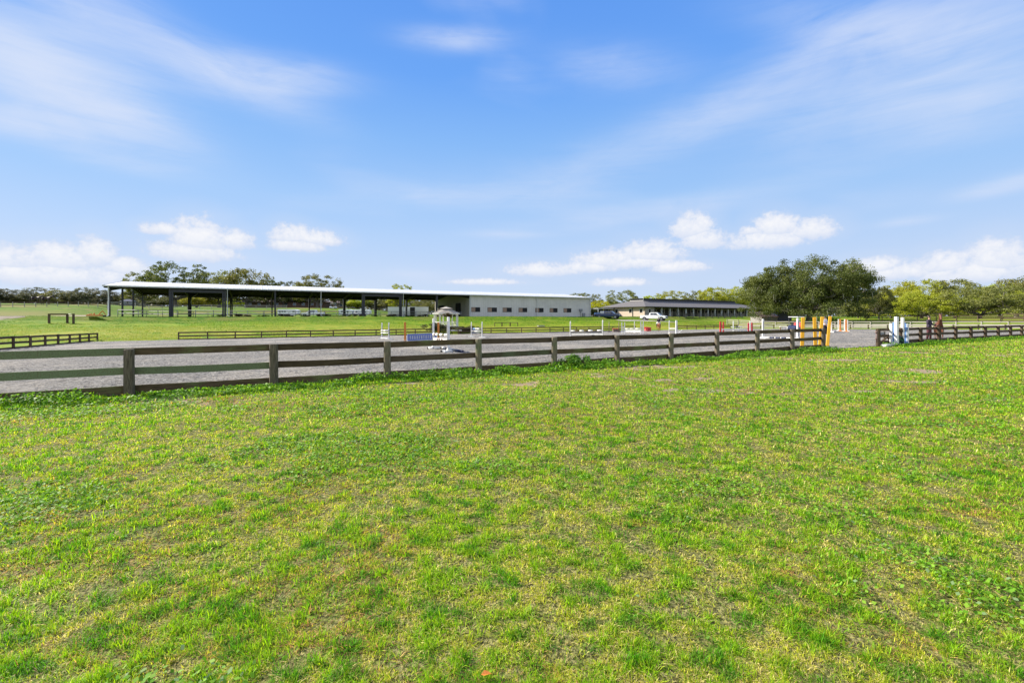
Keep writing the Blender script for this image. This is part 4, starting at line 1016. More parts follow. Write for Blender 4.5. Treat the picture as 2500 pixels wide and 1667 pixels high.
v_ = ray(1996, 851); o = MB().tube([(0, 0, .05), (.32, -.12, .04)], .015, 6).build('white_stick', M['white'], None, v_); tag(o, 'short white stick in the weeds below the leaning orange-yellow posts', 'stick')

# blue and white wings on the right of the gateway
def bw_wing(px_tall, px_short, base, py_tall, py_short, label):
    v = ray(px_tall, base); q = ray(px_short, base); q.z = v.z = max(v.z, q.z); q = Vector(((px_short-1250)/F*(v.y+.25), v.y+.25, v.z))
    r = empty('jump_wing', v, ang(v, q), label, 'jump wing', 'blue and white jump wings'); L = (q-v).length
    ht = top_h(v, py_tall); hs_ = top_h(q, py_short)
    MB().box((0, 0, ht/2), (.15, .12, ht)).build('tall_post', M['white'], r, bevel=.01)
    MB().box((L, 0, hs_/2), (.13, .12, hs_)).build('short_post', M['white'], r, bevel=.01)
    n = 3
    for k in range(n):
        t = (k+1)/(n+1); h = ht*.9+(hs_*.98-ht*.9)*t; MB().box((L*t, .0, h/2+.04), (.06, .03, h-.10)).build('picket', M['paleblue'] if k != 1 else M['blue'], r)
    for z in (ht*.60, .12): MB().box((L/2, -.045, z), (L*.85, .03, .12)).build('cross_board', M['blue'], r)
    return r, v, q
b1_, v_a, q_a = bw_wing(2188.5, 2176.8, 844.5, 773.5, 789.5, 'left blue and white wing with its tall post on the right, beside the gate post')
b2_, v_b, q_b = bw_wing(2203.5, 2214.5, 841.5, 775.5, 790.5, 'right blue and white wing with its tall post on the left, with a pale foot')
pa = ray(2158, 847); o = MB().bar((0, 0, .06), (Vector((ray(2192, 844).x, ray(2192, 844).y, 0))-Vector((pa.x, pa.y, 0)))+Vector((0, 0, .07)), .22, .12).build('wing_base', M['offwhite'], None, pa, bevel=.02); tag(o, 'thick cream-white beam lying in the grass at the foot of the blue and white wings', 'beam')
# green hose coil leaning on the wings
hc = ray(2190, 843.5); mb = MB()
for k in range(4):
    rr_ = .20+.02*k; mb.tube([(rr_*math.cos(t*math.pi/12), (k-2)*.05, .24+rr_*math.sin(t*math.pi/12)) for t in range(25)], .028, 6, False)
mb.ell((0, .02, .23), (.14, .06, .14), 12, 8)
hc.y -= .12; o = mb.build('hose_coil', M['dkgreen'], None, hc); o.rotation_euler = (0, 0, R(20)); tag(o, 'coiled dark green hose leaning against the blue and white wings', 'hose')
# wheelbarrow-like brown brace by the gate post
gb = ray(2166, 843); mb = MB(); mb.bar((-.5, .1, .02), (.1, .1, .42), .05, .08, (0, 1, 0)); mb.bar((.1, .1, .42), (.35, .1, .05), .05, .08, (0, 1, 0)); o = mb.build('wooden_brace', M['brownboard'], None, gb); tag(o, 'brown wooden brace propped between the gate post and the blue and white wing', 'brace')
gp = ray(2150, 846); gp = Vector((*XY(nA+12.1*S-.18, B0), .05)); mb = MB(); mb.tube([(0, 0, .15), (0, 0, .62)], .035, 8); mb.tube([(-.02, 0, .62), (0, 0, .70)], .06, 8); mb.tube([(-.02, 0, .30), (0, 0, .38)], .055, 8); o = mb.build('gate_hinge', M['rust'], None, gp); tag(o, 'rusty gate hinges on the arena side of the right-hand gate post', 'hinge')
pb = Vector((*XY(nA+12.15*S, B0+.16), .11)); r = empty('pale_board', pb, TH, 'pale blue-grey board fixed between the gate post and the blue and white wings', 'board'); MB().b2(.05, 1.0, -.015, .015, .44, .60).build('board', M['galv'], r); MB().b2(.9, .96, -.03, .03, 0, .62).build('stake', M['brownboard'], r)

# ------------------------------------------------------------------ gazebo
GY = 67.; gv = at(1089.5, GY); gz0 = gv.z; eh = hz(765.5, GY)-gz0; ah = hz(749, GY)-gz0; dk = hz(796, GY)-gz0
gaz = empty('gazebo', gv, R(22.5), 'small white octagonal gazebo with shingled two-tier roof at the edge of the arena', 'gazebo')
M['gazroof'] = mat('grey_shake_roof', (.24, .215, .18), (.13, .115, .10), 6, .85, bump=.6); M['gazlight'] = mat('pale_shake_roof', (.50, .46, .39), (.30, .27, .23), 6, .85)
def octa(r, z, n=8): return [(r*math.cos(2*math.pi*k/n), r*math.sin(2*math.pi*k/n), z) for k in range(n)]
def frust(mb, r0, z0, r1, z1, n=8):
    vs = octa(r0, z0)+octa(r1, z1); fs = [(k, (k+1) % n, n+(k+1) % n, n+k) for k in range(n)]+[tuple(range(n))[::-1], tuple(range(n, 2*n))]; mb.poly(vs, fs)
mb = MB(); frust(mb, 2.08, eh, .80, eh+.56); mb2 = mb.build('roof', M['gazroof'], gaz)
mb = MB()
for k in range(8):
    for j in range(-4, 5):
        t0 = 2*math.pi*k/8; t1 = 2*math.pi*(k+1)/8; f = .5+j*.11
        lo = Vector((2.08*math.cos(t0), 2.08*math.sin(t0), eh+.02)).lerp(Vector((2.08*math.cos(t1), 2.08*math.sin(t1), eh+.02)), f)
        hi = Vector((.80*math.cos(t0), .80*math.sin(t0), eh+.57)).lerp(Vector((.80*math.cos(t1), .80*math.sin(t1), eh+.57)), f)
        mb.bar(lo, hi, .06, .05)
mb.build('roof_battens', M['gazlight'], mb2)
mb = MB(); frust(mb, 1.05, eh+.72, .05, ah); mb.build('cupola', M['gazlight'], mb2); mb = MB(); frust(mb, .80, eh+.5, .80, eh+.72); mb.build('cupola_vent', M['brownboard'], mb2)
mb = MB(); mb.tube([(0, 0, ah-.05), (0, 0, ah+.15)], [.06, .01], 8); mb.build('finial', M['rust'], mb2)
mb = MB(); [mb.bar(Vector(octa(2.08, eh)[k]), Vector(octa(2.08, eh)[(k+1) % 8]), .06, .12) for k in range(8)]; mb.build('eave_board', M['white'], mb2)
for k in range(8):
    x, y, _z = octa(1.75, 0)[k]
    MB().box((x, y, (eh+dk)/2), (.13, .13, eh-dk), rz=2*math.pi*k/8).build('post', M['white'], gaz)
    if k != 6:
        p = Vector(octa(1.75, 0)[k]); q = Vector(octa(1.75, 0)[(k+1) % 8]); mb = MB()
        mb.bar(p+Vector((0, 0, dk+.62)), q+Vector((0, 0, dk+.62)), .06, .08); mb.bar(p+Vector((0, 0, dk+.12)), q+Vector((0, 0, dk+.12)), .05, .06)
        for j in range(1, 8): mb.bar(p.lerp(q, j/8)+Vector((0, 0, dk+.12)), p.lerp(q, j/8)+Vector((0, 0, dk+.6)), .03, .03, (1, 0, 0))
        mb.build('railing', M['white'], gaz)
    p = Vector(octa(1.75, 0)[k]); q = Vector(octa(1.75, 0)[(k+1) % 8]); mb = MB()
    pts = [p.lerp(q, t)+Vector((0, 0, eh-.42+.36*math.sin(math.pi*t)**.45)) for t in (.04, .08, .15, .3, .5, .7, .85, .92, .96)]
    for i in range(len(pts)-1): mb.bar(pts[i], pts[i+1], .05, .09)
    mb.build('arch_bracket', M['white'], gaz)
mb = MB(); frust(mb, 1.95, dk-.12, 1.95, dk); mb.build('deck', M['offwhite'], gaz)
mb = MB(); frust(mb, 1.88, -.3, 1.88, dk-.12); mb.build('skirting', M['brownboard'], gaz)
# planter wall, platform and hanging basket
pw = at(1098, 64); r = empty('planter', pw, R(8), 'dark timber raised bed running right from the gazebo', 'planter'); tz = hz(797, 64)-pw.z
MB().b2(-.5, 2.0, -.3, .1, -.2, tz).build('timber_wall', M['brownboard'], r); MB().b2(2.0, 3.0, -.25, .1, -.2, tz*.7).build('low_wall', M['brownboard'], r)
pl = at(1100, 61.5); r = empty('mounting_platform', pl, R(6), 'pale flat-topped platform in front of the dark raised bed', 'platform'); tz = hz(806, 61.5)-pl.z
MB().b2(0, 1.5, -.6, .6, tz-.08, tz).build('top', M['offwhite'], r); MB().b2(.1, .2, -.5, .5, -.1, tz-.08).b2(1.3, 1.4, -.5, .5, -.1, tz-.08).build('legs', M['brownboard'], r)
# thin rustic rails in the grass behind the far fence
for (pa, pb, l) in (((1208, 797), (1225, 797), 'thin dark rail panel in the grass, left of three'), ((1226, 796.6), (1245, 796.6), 'thin dark rail panel in the grass, middle of three'), ((1246, 796.3), (1264, 796.3), 'thin dark rail panel in the grass, right of three')):
    a = ray(*pa); b = ray(*pb); r = empty('rustic_rail', a, ang(a, b), l, 'rail jump', 'rustic rails behind the far fence'); L = (b-a).xy.length; h = hz(787, a.y)-a.z
    MB().b2(-.05, .05, -.05, .05, -.1, h).b2(L-.05, L+.05, -.05, .05, -.1, h).build('post', M['brownboard'], r); MB().tube([(0, 0, h-.05), (L, 0, h-.05)], .05, 6).build('rail', M['brownboard'], r)
a = ray(1313, 797.5); b = ray(1328, 797.5); o = MB().bar((0, 0, .12), Vector((b.x-a.x, b.y-a.y, .12)), .5, .16).build('concrete_slab', M['conc'], None, a); tag(o, 'pale flat slab lying in the grass behind the far fence', 'slab')
# hitching rail at the left
a = ray(120, 789); b = ray(164.5, 789); c = ray(179.5, 790); r = empty('hitching_rail', a, ang(a, b), 'dark timber hitching rail with three posts on the left lawn', 'hitching rail'); L = (b-a).xy.length; h = hz(765.5, a.y)-a.z
for x in (0, L): MB().b2(x-.1, x+.1, -.1, .1, -.2, h).build('post', M['brownboard'], r)
cc = Matrix.Rotation(-ang(a, b), 3, 'Z') @ (c-a); MB().b2(cc.x-.1, cc.x+.1, cc.y-.1, cc.y+.1, -.2, h).build('post', M['brownboard'], r)
MB().bar((-.1, 0, h-.08), (L+.1, 0, h-.08), .12, .16).build('top_rail', M['brownboard'], r)
MB().tube([(L, 0, h-.06), (cc.x, cc.y, h-.06)], .03, 6).build('thin_rail', M['galv'], r)
# orange implement by the barn corner
v_ = ray(232, 774.5); r = empty('field_harrow', v_, R(10), 'orange tractor implement lying on the grass at the left barn corner', 'implement')
mb = MB(); mb.b2(-.9, .8, -.35, .35, .12, .32); mb.bar((-.9, 0, .3), (-.4, 0, .45), .3, .08); mb.build('deck', M['orange'], r, bevel=.03); mb = MB(); mb.bar((.5, -.1, .3), (1.0, -.1, .85), .06, .1); mb.bar((1.3, .1, .25), (.95, 0, .85), .06, .08); mb.tube([(-.1, 0, .3), (-.1, 0, .55)], .1, 8); mb.build('hitch', M['orange'], r)
MB().tube([(1.2, -.2, .12), (1.2, .2, .12)], .12, 10).build('wheel', M['rubber'], r)
# ------------------------------------------------------------------ vehicles
def wheelset(root, xs, y, r, mr='rubber', w=.24):
    for x in xs:
        for s in (-1, 1):
            t = MB().tube([(x, s*y-w/2, r), (x, s*y+w/2, r)], r, 18); wh = t.build('wheel', M[mr], root)
            MB().tube([(x, s*(y+.015)-w/2, r), (x, s*(y+.015)+w/2, r)], r*.58, 12).build('rim', M['galv'], wh)
def loft(mb, secs):
    """secs: list of (x, [(y,z)...]) rings"""
    n = len(secs[0][1]); base = len(mb.v)
    for x, ring in secs:
        for y, z in ring: mb.v.append((x, y, z))
    for i in range(len(secs)-1):
        for k in range(n):
            a = base+i*n+k; b = base+i*n+(k+1) % n; mb.f.append([a, b, b+n, a+n]); mb.mi.append(mb.m); mb.sm.append(False)
    mb.f.append([base+k for k in range(n)]); mb.mi.append(mb.m); mb.sm.append(False)
    e = base+(len(secs)-1)*n; mb.f.append([e+k for k in range(n)][::-1]); mb.mi.append(mb.m); mb.sm.append(False)
def ringy(w, z0, z1, tw=None): tw = tw or w; return [(-w, z0), (w, z0), ((w+tw)/2*(1.02 if tw == w else 1.0), (z0+z1)/2), (tw, z1), (-tw, z1), (-(w+tw)/2*(1.02 if tw == w else 1.0), (z0+z1)/2)]
def pickup(loc, rz, paint, label, group, chrome=True):
    r = empty('pickup_truck', loc, rz, label, 'pickup truck', group)
    mb = MB(); loft(mb, [(-2.95, ringy(.93, .62, 1.18)), (-2.85, ringy(.97, .52, 1.22)), (-.85, ringy(.98, .48, 1.22)), (1.15, ringy(.98, .46, 1.20)), (1.9, ringy(.97, .48, 1.17)), (2.75, ringy(.94, .52, 1.08)), (2.93, ringy(.86, .58, .98))])
    body = mb.build('body', paint, r, bevel=.03)
    mb = MB(); loft(mb, [(-.95, ringy(.90, 1.18, 1.22, .90)), (-.80, ringy(.90, 1.18, 1.78, .74)), (-.60, ringy(.90, 1.18, 1.88, .72)), (.65, ringy(.90, 1.18, 1.88, .72)), (.95, ringy(.90, 1.18, 1.80, .72)), (1.62, ringy(.88, 1.16, 1.20, .86))])
    cab = mb.build('cab', paint, r, bevel=.03)
    for s in (-1, 1):
        for x0, x1, x2, x3 in ((-.62, .02, .02, -.60), (.10, 1.08, .72, .10)):
            mb = MB(); zz0, zz1 = 1.27, 1.74; yy = lambda z: s*(.905-(z-1.2)*.235+.012)
            mb.poly([(x0, yy(zz0), zz0), (x1, yy(zz0), zz0), (x2, yy(zz1), zz1), (x3, yy(zz1), zz1), (x0, yy(zz0)-s*.02, zz0), (x1, yy(zz0)-s*.02, zz0), (x2, yy(zz1)-s*.02, zz1), (x3, yy(zz1)-s*.02, zz1)], [(0, 1, 2, 3), (7, 6, 5, 4), (0, 4, 5, 1), (1, 5, 6, 2), (2, 6, 7, 3), (3, 7, 4, 0)]); mb.build('side_window', M['glass'], r)
    mb = MB(); mb.poly([(1.58, -.78, 1.25), (1.58, .78, 1.25), (1.0, .66, 1.80), (1.0, -.66, 1.80), (1.54, -.78, 1.22), (1.54, .78, 1.22), (.96, .66, 1.76), (.96, -.66, 1.76)], [(0, 1, 2, 3), (7, 6, 5, 4), (0, 4, 5, 1), (1, 5, 6, 2), (2, 6, 7, 3), (3, 7, 4, 0)]); mb.build('windscreen', M['glassblue'], r)
    MB().b2(-2.75, -1.05, -.82, .82, 1.225, 1.235).build('truck_bed', M['black'], r)
    MB().b2(2.90, 2.97, -.62, .62, .68, .98).build('grille', M['black'], r)
    mb = MB(); mb.b2(2.85, 3.06, -.95, .95, .48, .66); mb.b2(-3.08, -2.92, -.93, .93, .52, .68); mb.build('bumper', M['chrome'] if chrome else M['black'], r, bevel=.02)
    for s in (-1, 1): MB().b2(2.84, 2.965, s*.66, s*.90, .78, .98).build('headlight', M['chrome'], r); MB().b2(-2.97, -2.9, s*.84, s*.95, .82, 1.12).build('tail_light', M['red'], r); MB().b2(.98, 1.12, s*.98, s*1.2, 1.20, 1.38).build('mirror', M['black'], r)
    for x in (-1.95, 1.95):
        for s in (-1, 1): MB().tube([(x, s*.86, .42), (x, s*.995, .42)], .47, 18).build('wheel_arch', M['black'], r)
    wheelset(r, (-1.95, 1.95), .88, .40); return r
M['whitepaint'] = mat('white_vehicle_paint', (.86, .86, .86), (.82, .82, .82), 2, .3); M['darkblue'] = mat('dark_blue_vehicle_paint', (.018, .03, .085), (.015, .025, .07), 2, .18)
GT = 'pickup trucks parked by the stable'
def veh(px, Y, dz=.04): v = at(px, Y); v.z += dz; return v
pickup(veh(1596.5, 106), R(-33), M['whitepaint'], 'white crew-cab pickup truck parked at the corner of the stable', GT)
pickup(veh(1485, 110), R(-27), M['darkblue'], 'dark blue pickup truck parked beside the short beige wall of the stable', GT, chrome=False)
# blue tractor / utility vehicle at the corner
v_ = veh(1463, 118); r = empty('utility_vehicle', v_, R(-10), 'small pale blue utility vehicle left of the dark blue pickup', 'utility vehicle')
mb = MB(); loft(mb, [(-1.3, ringy(.6, .4, 1.0)), (.2, ringy(.65, .35, .95)), (.9, ringy(.62, .4, .9)), (1.3, ringy(.5, .5, .72))]); mb.build('body', M['paleblue'], r, bevel=.03)
mb = MB(); mb.b2(-.7, .5, -.6, .6, 1.75, 1.83); [mb.b2(x-.03, x+.03, y-.03, y+.03, .9, 1.75) for x in (-.65, .45) for y in (-.55, .55)]; mb.build('roll_cage', M['black'], r); wheelset(r, (-.85, .85), .6, .33)
v_ = veh(1470.5, 116); r = empty('round_bale', v_, 0, 'pale round drum standing between the utility vehicle and the dark blue pickup', 'drum'); MB().tube([(0, 0, 0), (0, 0, .1), (0, 0, 1.3), (0, 0, 1.4)], [.55, .62, .62, .5], 16).build('body', M['offwhite'], r)
# parking behind the barn: trucks, trailers
GB = 'white vehicles parked behind the long barn'
def trailer(loc, rz, L, Hh, label, winsx, group=GB, name='horse_trailer'):
    r = empty(name, loc, rz, label, 'trailer', group)
    mb = MB(); loft(mb, [(-L/2, ringy(1.05, .5, Hh-.15)), (-L/2+.15, ringy(1.1, .45, Hh, 1.05)), (L/2-.8, ringy(1.1, .45, Hh, 1.05)), (L/2, ringy(1.0, .9, Hh-.25, .95))]); mb.build('body', M['whitepaint'], r, bevel=.04)
    for x in winsx:
        for s in (-1, 1): MB().b2(x-.25, x+.25, s*1.095, s*1.125, Hh*.62, Hh*.80).build('window', M['glass'], r)
    MB().b2(-L/2+.1, L/2-.9, -1.12, -1.128, .75, .86).build('side_stripe', M['navy'], r); MB().bar((L/2-.1, 0, .55), (L/2+1.2, 0, .5), .12, .12).build('tow_bar', M['black'], r); wheelset(r, (-.45, .45), 1.0, .36); return r
def vb_(px, Y): v = at(px, Y); return v
trailer(vb_(706, 127), R(4), 5.4, 2.05, 'long white trailer with a row of small dark windows, leftmost of the white vehicles', (-2.1, -1.4, -.7, 1.6))
r = pickup(vb_(765, 126), R(184), M['whitepaint'], 'white van-like pickup behind the barn, right of the long white trailer', GB)
trailer(vb_(846, 124), R(3), 3.6, 2.0, 'short white trailer behind the barn, left of another white one', (-.9, .6))
trailer(vb_(885, 127), R(5), 4.6, 1.95, 'white trailer behind the double dark barn columns', (-1.4, 1.0))
pickup(vb_(866, 138), R(180), M['whitepaint'], 'white pickup in the second row between two white trailers', GB)
# container row
def container(px0, px1, Y, Hh, label, door=None):
    a = at(px0, Y); b = at(px1, Y+1.5); r = empty('shipping_container', a, ang(a, b), label, 'container', 'white ribbed containers behind the barn'); L = (b-a).xy.length
    mb = MB(); mb.b2(0, L, 0, 2.4, .08, Hh); n = int(L/.42)
    for k in range(n): mb.b2(k*.42+.05, k*.42+.27, -.05, 0, .2, Hh-.12)
    mb.b2(0, L, -.06, 2.46, Hh-.1, Hh); mb.build('body', M['whitepaint'], r)
    if door: MB().b2(L*door[0], L*door[1], -.08, -.052, .15, Hh-.15).build('open_door', M['beam'], r)
    MB().b2(.05, L-.05, .1, 2.3, 0, .08).build('skids', M['black'], r); return r
container(947, 1000, 121, 2.65, 'white ribbed container on the left, next to a dark barn column')
container(1000, 1046, 122, 2.7, 'white container on the right with a dark open doorway', (.02, .28))
# golf cart on the lawn behind
def golf_cart(loc, rz, label, seat, name='golf_cart', body='whitepaint'):
    r = empty(name, loc, rz, label, 'golf cart', 'golf carts')
    mb = MB(); loft(mb, [(-1.15, ringy(.5, .3, .75)), (-.2, ringy(.58, .28, .55)), (.55, ringy(.58, .28, .5)), (.85, ringy(.55, .3, .85, .45)), (1.2, ringy(.45, .35, .62))]); mb.build('body', M[body], r, bevel=.03)
    mb = MB(); mb.b2(-.95, .75, -.58, .58, 1.82, 1.90); mb.build('canopy', M['whitepaint'], r, bevel=.03)
    mb = MB(); [mb.tube([(x, y, .6), (x*.85, y, 1.82)], .025, 6) for x in (-.85, .8) for y in (-.5, .5)]; mb.build('canopy_post', M['black'], r)
    mb = MB(); mb.b2(-.6, -.1, -.5, .5, .6, .75); mb.bar((-.6, 0, .7), (-.7, 0, 1.15), 1.0, .1, (1, 0, 0)); mb.build('seat', seat, r)
    MB().tube([(.45, -.2, .9), (.55, -.2, 1.0)], [.16, .16], 10).build('steering_wheel', M['black'], r); wheelset(r, (-.75, .8), .5, .22, w=.18); return r
golf_cart(at(813.5, 160), R(175), 'small white golf cart far behind the barn, in front of the house', M['tan'])
_gc = ray(1943, 809.5); _gc = at(1943, 57.)
golf_cart(_gc, R(215), 'golf cart with a flat bluish white canopy and red seat, left of the orange-yellow posts', M['red'], body='navy')
a = at(1921.5, 57.5); r = empty('mounting_block', a, R(-25), 'white slatted mounting block beside the golf cart', 'mounting block')
for k in range(4): MB().b2(0, 1.0, -.35+.0*k, .35, .08+k*.16, .17+k*.16).build('step', M['offwhite'], r)
MB().b2(.05, .15, -.3, .3, 0, .6).b2(.85, .95, -.3, .3, 0, .6).build('side_frame', M['offwhite'], r)
a = at(1904, 58.5); r = empty('bench', a, R(-10), 'low bench with a pinkish board, left of the white mounting block', 'bench')
MB().b2(0, 1.2, -.15, .15, .62, .68).build('seat', M['offwhite'], r); MB().b2(.25, 1.2, -.12, .12, .3, .55).build('seat_box', M['white'], r); MB().b2(.02, .1, -.12, .12, 0, .62).b2(1.1, 1.18, -.12, .12, 0, .62).build('leg', M['rust'], r)

# ------------------------------------------------------------------ houses behind the barn
M['brick'] = mat('brown_brick_wall', (.20, .12, .09), (.16, .10, .08), 8, .9); M['brownroof'] = mat('brown_shingle_roof', (.12, .085, .075), (.09, .065, .06), 5, .9, bump=.3)
def house(px0, px1, Y, wall_h, roof_h, label, wm, rm, wins=6, depth=9):
    a = at(px0, Y); b = at(px1, Y+2); r = empty('house', a, ang(a, b), label, 'house', 'low houses beyond the barn'); L = (b-a).xy.length
    MB().b2(0, L, 0, depth, -.8, wall_h).build('wall', wm, r)
    mb = MB(); hip(mb, -.7, L+.7, -.7, depth+.7, wall_h-.02, depth/2+.2, depth/2+.2, wall_h+roof_h); rf_ = mb.build('roof', rm, r); MB().b2(L*.62, L*.62+.9, depth*.4, depth*.4+.7, wall_h+.5, wall_h+roof_h+.9).build('chimney', M['brick'], rf_)
    for i in range(wins):
        x = L*(i+.6)/wins; w_ = MB().b2(x-.65, x+.65, -.06, -.01, 1.0, 2.1).build('window', M['trim'], r); MB().b2(x-.55, x+.55, -.08, -.062, 1.1, 2.0).build('pane', M['glassblue'], w_)
    MB().b2(L*.47, L*.47+1.0, -.05, -.01, 0, 2.1).build('door', M['beam'], r); return r
house(598, 792, 188, 2.5, 2.2, 'long brown-roofed brick house seen through the open barn', M['brick'], M['brownroof'], 9)
house(796, 838, 196, 2.5, 1.6, 'smaller tan house behind the barn, right of the long brown one', M['tan'], M['brownroof'], 3)
house(296, 324, 215, 2.2, 1.4, 'low blue-grey shed far behind the left end of the barn', M['navy'], M['navy'], 2, 6)

# ------------------------------------------------------------------ people and animals (one continuous skinned body each)
def skin_body(name, joints, edges, mt, parent, sub=1, root=0):
    """joints: list of (x,y,z,r); body surface grown with a skin modifier"""
    me = bpy.data.meshes.new(name); me.from_pydata([j[:3] for j in joints], edges, []); o = link_mesh(name, me, mt, parent)
    sk = o.modifiers.new('skin', 'SKIN'); sk.use_smooth_shade = True; sk.branch_smoothing = .6
    if not me.skin_vertices: me.attributes.new  # layer is made by the modifier
    for i, j in enumerate(joints):
        rr = j[3]; s = me.skin_vertices[0].data[i]; s.radius = rr if isinstance(rr, tuple) else (rr, rr); s.use_root = (i == root)
    sb = o.modifiers.new('subdivision', 'SUBSURF'); sb.levels = sb.render_levels = sub; return o
M['skin'] = mat('skin', (.50, .30, .20), (.45, .26, .17), 9, .55); M['shirt'] = mat('white_shirt', (.62, .62, .66), (.5, .5, .55), 7, .85); M['denim'] = mat('dark_trousers', (.02, .02, .035), (.015, .015, .025), 9, .9)
M['plum'] = mat('dark_plum_jacket', (.035, .022, .045), (.02, .015, .03), 6, .85); M['hair'] = mat('brown_hair', (.05, .03, .02), (.03, .02, .012), 20, .6); M['breech'] = mat('maroon_breeches', (.10, .03, .035), (.07, .025, .03), 8, .9)
M['chestnut'] = mat('chestnut_coat', (.30, .095, .025), (.22, .065, .018), 3, .5); M['livchest'] = mat('dark_chestnut_coat', (.15, .05, .018), (.07, .028, .014), 2.5, .5); M['darkbay'] = mat('dark_bay_coat', (.035, .018, .012), (.05, .026, .016), 3, .5); M['mane'] = mat('dark_mane', (.03, .018, .012), (.02, .012, .01), 20, .7)
def hand(J, E, wrist, p, d, side):
    """palm and five separate curled fingers hanging from wrist joint index"""
    p = Vector(p); d = Vector(d).normalized(); s = Vector(side).normalized(); n = len(J)
    J.append((*(p+d*.05), (.034, .020))); E.append((wrist, n)); k0 = n
    for i, (o_, l) in enumerate(((-.03, .065), (-.01, .078), (.012, .072), (.032, .056))):
        b = p+d*.088+s*o_; J.append((*b, .0095)); J.append((*(b+d*l*.55+Vector((0, 0, -.005))), .0085)); J.append((*(b+d*l*.9+s.cross(d)*.02), .0075)); m = len(J)
        E += [(k0, m-3), (m-3, m-2), (m-2, m-1)]
    J.append((*(p+d*.035-s*.045), .011)); J.append((*(p+d*.075-s*.06), .009)); m = len(J); E += [(k0, m-2), (m-2, m-1)]
def person(loc, rz, h, label, mats, arms=((.25, .1), (.2, .35)), stance=.11, hairm='hair', hat=None, name='person'):
    """arms: (forward swing, bend) per side; faces +x"""
    r = empty(name, loc, rz, label, 'person'); r.scale = (h/1.75,)*3; top, leg, sk = mats
    J = [(0, 0, .98, (.145, .115)), (0, 0, 1.15, (.135, .105)), (0, 0, 1.34, (.165, .115)), (0, 0, 1.45, (.12, .09)), (.01, 0, 1.52, .055), (.015, 0, 1.585, .058)]; E = [(0, 1), (1, 2), (2, 3), (3, 4), (4, 5)]
    n = len(J); J += [(.02, 0, 1.65, (.078, .088)), (.01, 0, 1.72, (.058, .068))]; E += [(5, n), (n, n+1)]
    for i, s in enumerate((1, -1)):
        n = len(J); f = .06*s; J += [(0, s*.09, .90, .092), (f*.5+.01, s*stance, .50, .062), (f-.02, s*stance, .10, .040), (f-.01, s*stance, .045, .042), (f+.16, s*(stance+.02), .03, .034)]; E += [(0, n), (n, n+1), (n+1, n+2), (n+2, n+3), (n+3, n+4)]
        sw, bd = arms[i]; n = len(J); sh_ = Vector((0, s*.19, 1.42)); el_ = sh_+Vector((sw*.6-.03, s*.05, -.28)); d = Vector((math.sin(sw+bd), s*.02, -math.cos(sw+bd))); wr = el_+d*.25
        J += [(*sh_, .058), (*el_, .044), (*(el_+d*.12), .037), (*wr, .026)]; E += [(3, n), (n, n+1), (n+1, n+2), (n+2, n+3)]; hand(J, E, n+3, wr, d, (0, s, 0) if bd < 1 else (0, s, .1))
    skin_body('body', J, E, sk, r, 1)
    # clothing
    mb = MB(); secs = [(.93, .155, .125), (1.05, .148, .118), (1.2, .15, .12), (1.36, .195, .128), (1.44, .17, .115), (1.485, .08, .08)]; n = 14; base = 0
    for z, a, b in secs:
        for k in range(n): t = 2*math.pi*k/n; mb.v.append((b*1.12*math.cos(t), a*1.12*math.sin(t), z))
    for i in range(len(secs)-1):
        for k in range(n): a = i*n+k; b = i*n+(k+1) % n; mb.f.append([a, b, b+n, a+n]); mb.mi.append(0); mb.sm.append(True)
    for i, s in enumerate((1, -1)):
        sw, bd = arms[i]; sh_ = Vector((0, s*.18, 1.42)); el_ = sh_+Vector((sw*.6-.03, s*.05, -.28)); mb.tube([sh_-Vector((0, s*.05, -.02)), sh_, sh_.lerp(el_, .5), el_], [.07, .072, .062, .055], 10)
        if top is not M['shirt']: d = Vector((math.sin(sw+bd), s*.02, -math.cos(sw+bd))); mb.tube([el_, el_+d*.23], [.055, .038], 10)
    mb.build('top', top, r)
    mb = MB(); mb.tube([(0, 0, .86), (0, 0, .98)], [.165, .16], 14)
    for s in (1, -1): f = .06*s; mb.tube([(0, s*.085, .95), (0, s*.09, .80), (f*.5+.01, s*stance, .50), (f-.02, s*stance, .07)], [.11, .112, .078, .058], 10)
    mb.build('trousers', leg, r)
    mb = MB(); [mb.ell((.06*s+.06, s*(stance+.01), .05), (.145, .055, .055), 10, 6) for s in (1, -1)]; mb.build('shoes', M['black'], r)
    MB().ell((-.012, 0, 1.685), (.098, .088, .098), 14, 8).build('hair', M[hairm], r) if hat is None else MB().ell((0, 0, 1.71), (.125, .11, .095), 14, 8).build('riding_helmet', hat, r)
    mb = MB(); [mb.ell((.098, s*.032, 1.665), (.010, .013, .008), 8, 6) for s in (1, -1)]; mb.build('eyes', M['black'], r)
    mb = MB(); mb.ell((.112, 0, 1.64), (.018, .012, .02), 8, 6); [mb.ell((.01, s*.088, 1.65), (.018, .010, .03), 8, 6) for s in (1, -1)]; mb.build('nose_and_ears', M['skin'], r)
    MB().ell((.098, 0, 1.605), (.008, .024, .006), 8, 5).build('mouth', M['crimson'], r)
    return r
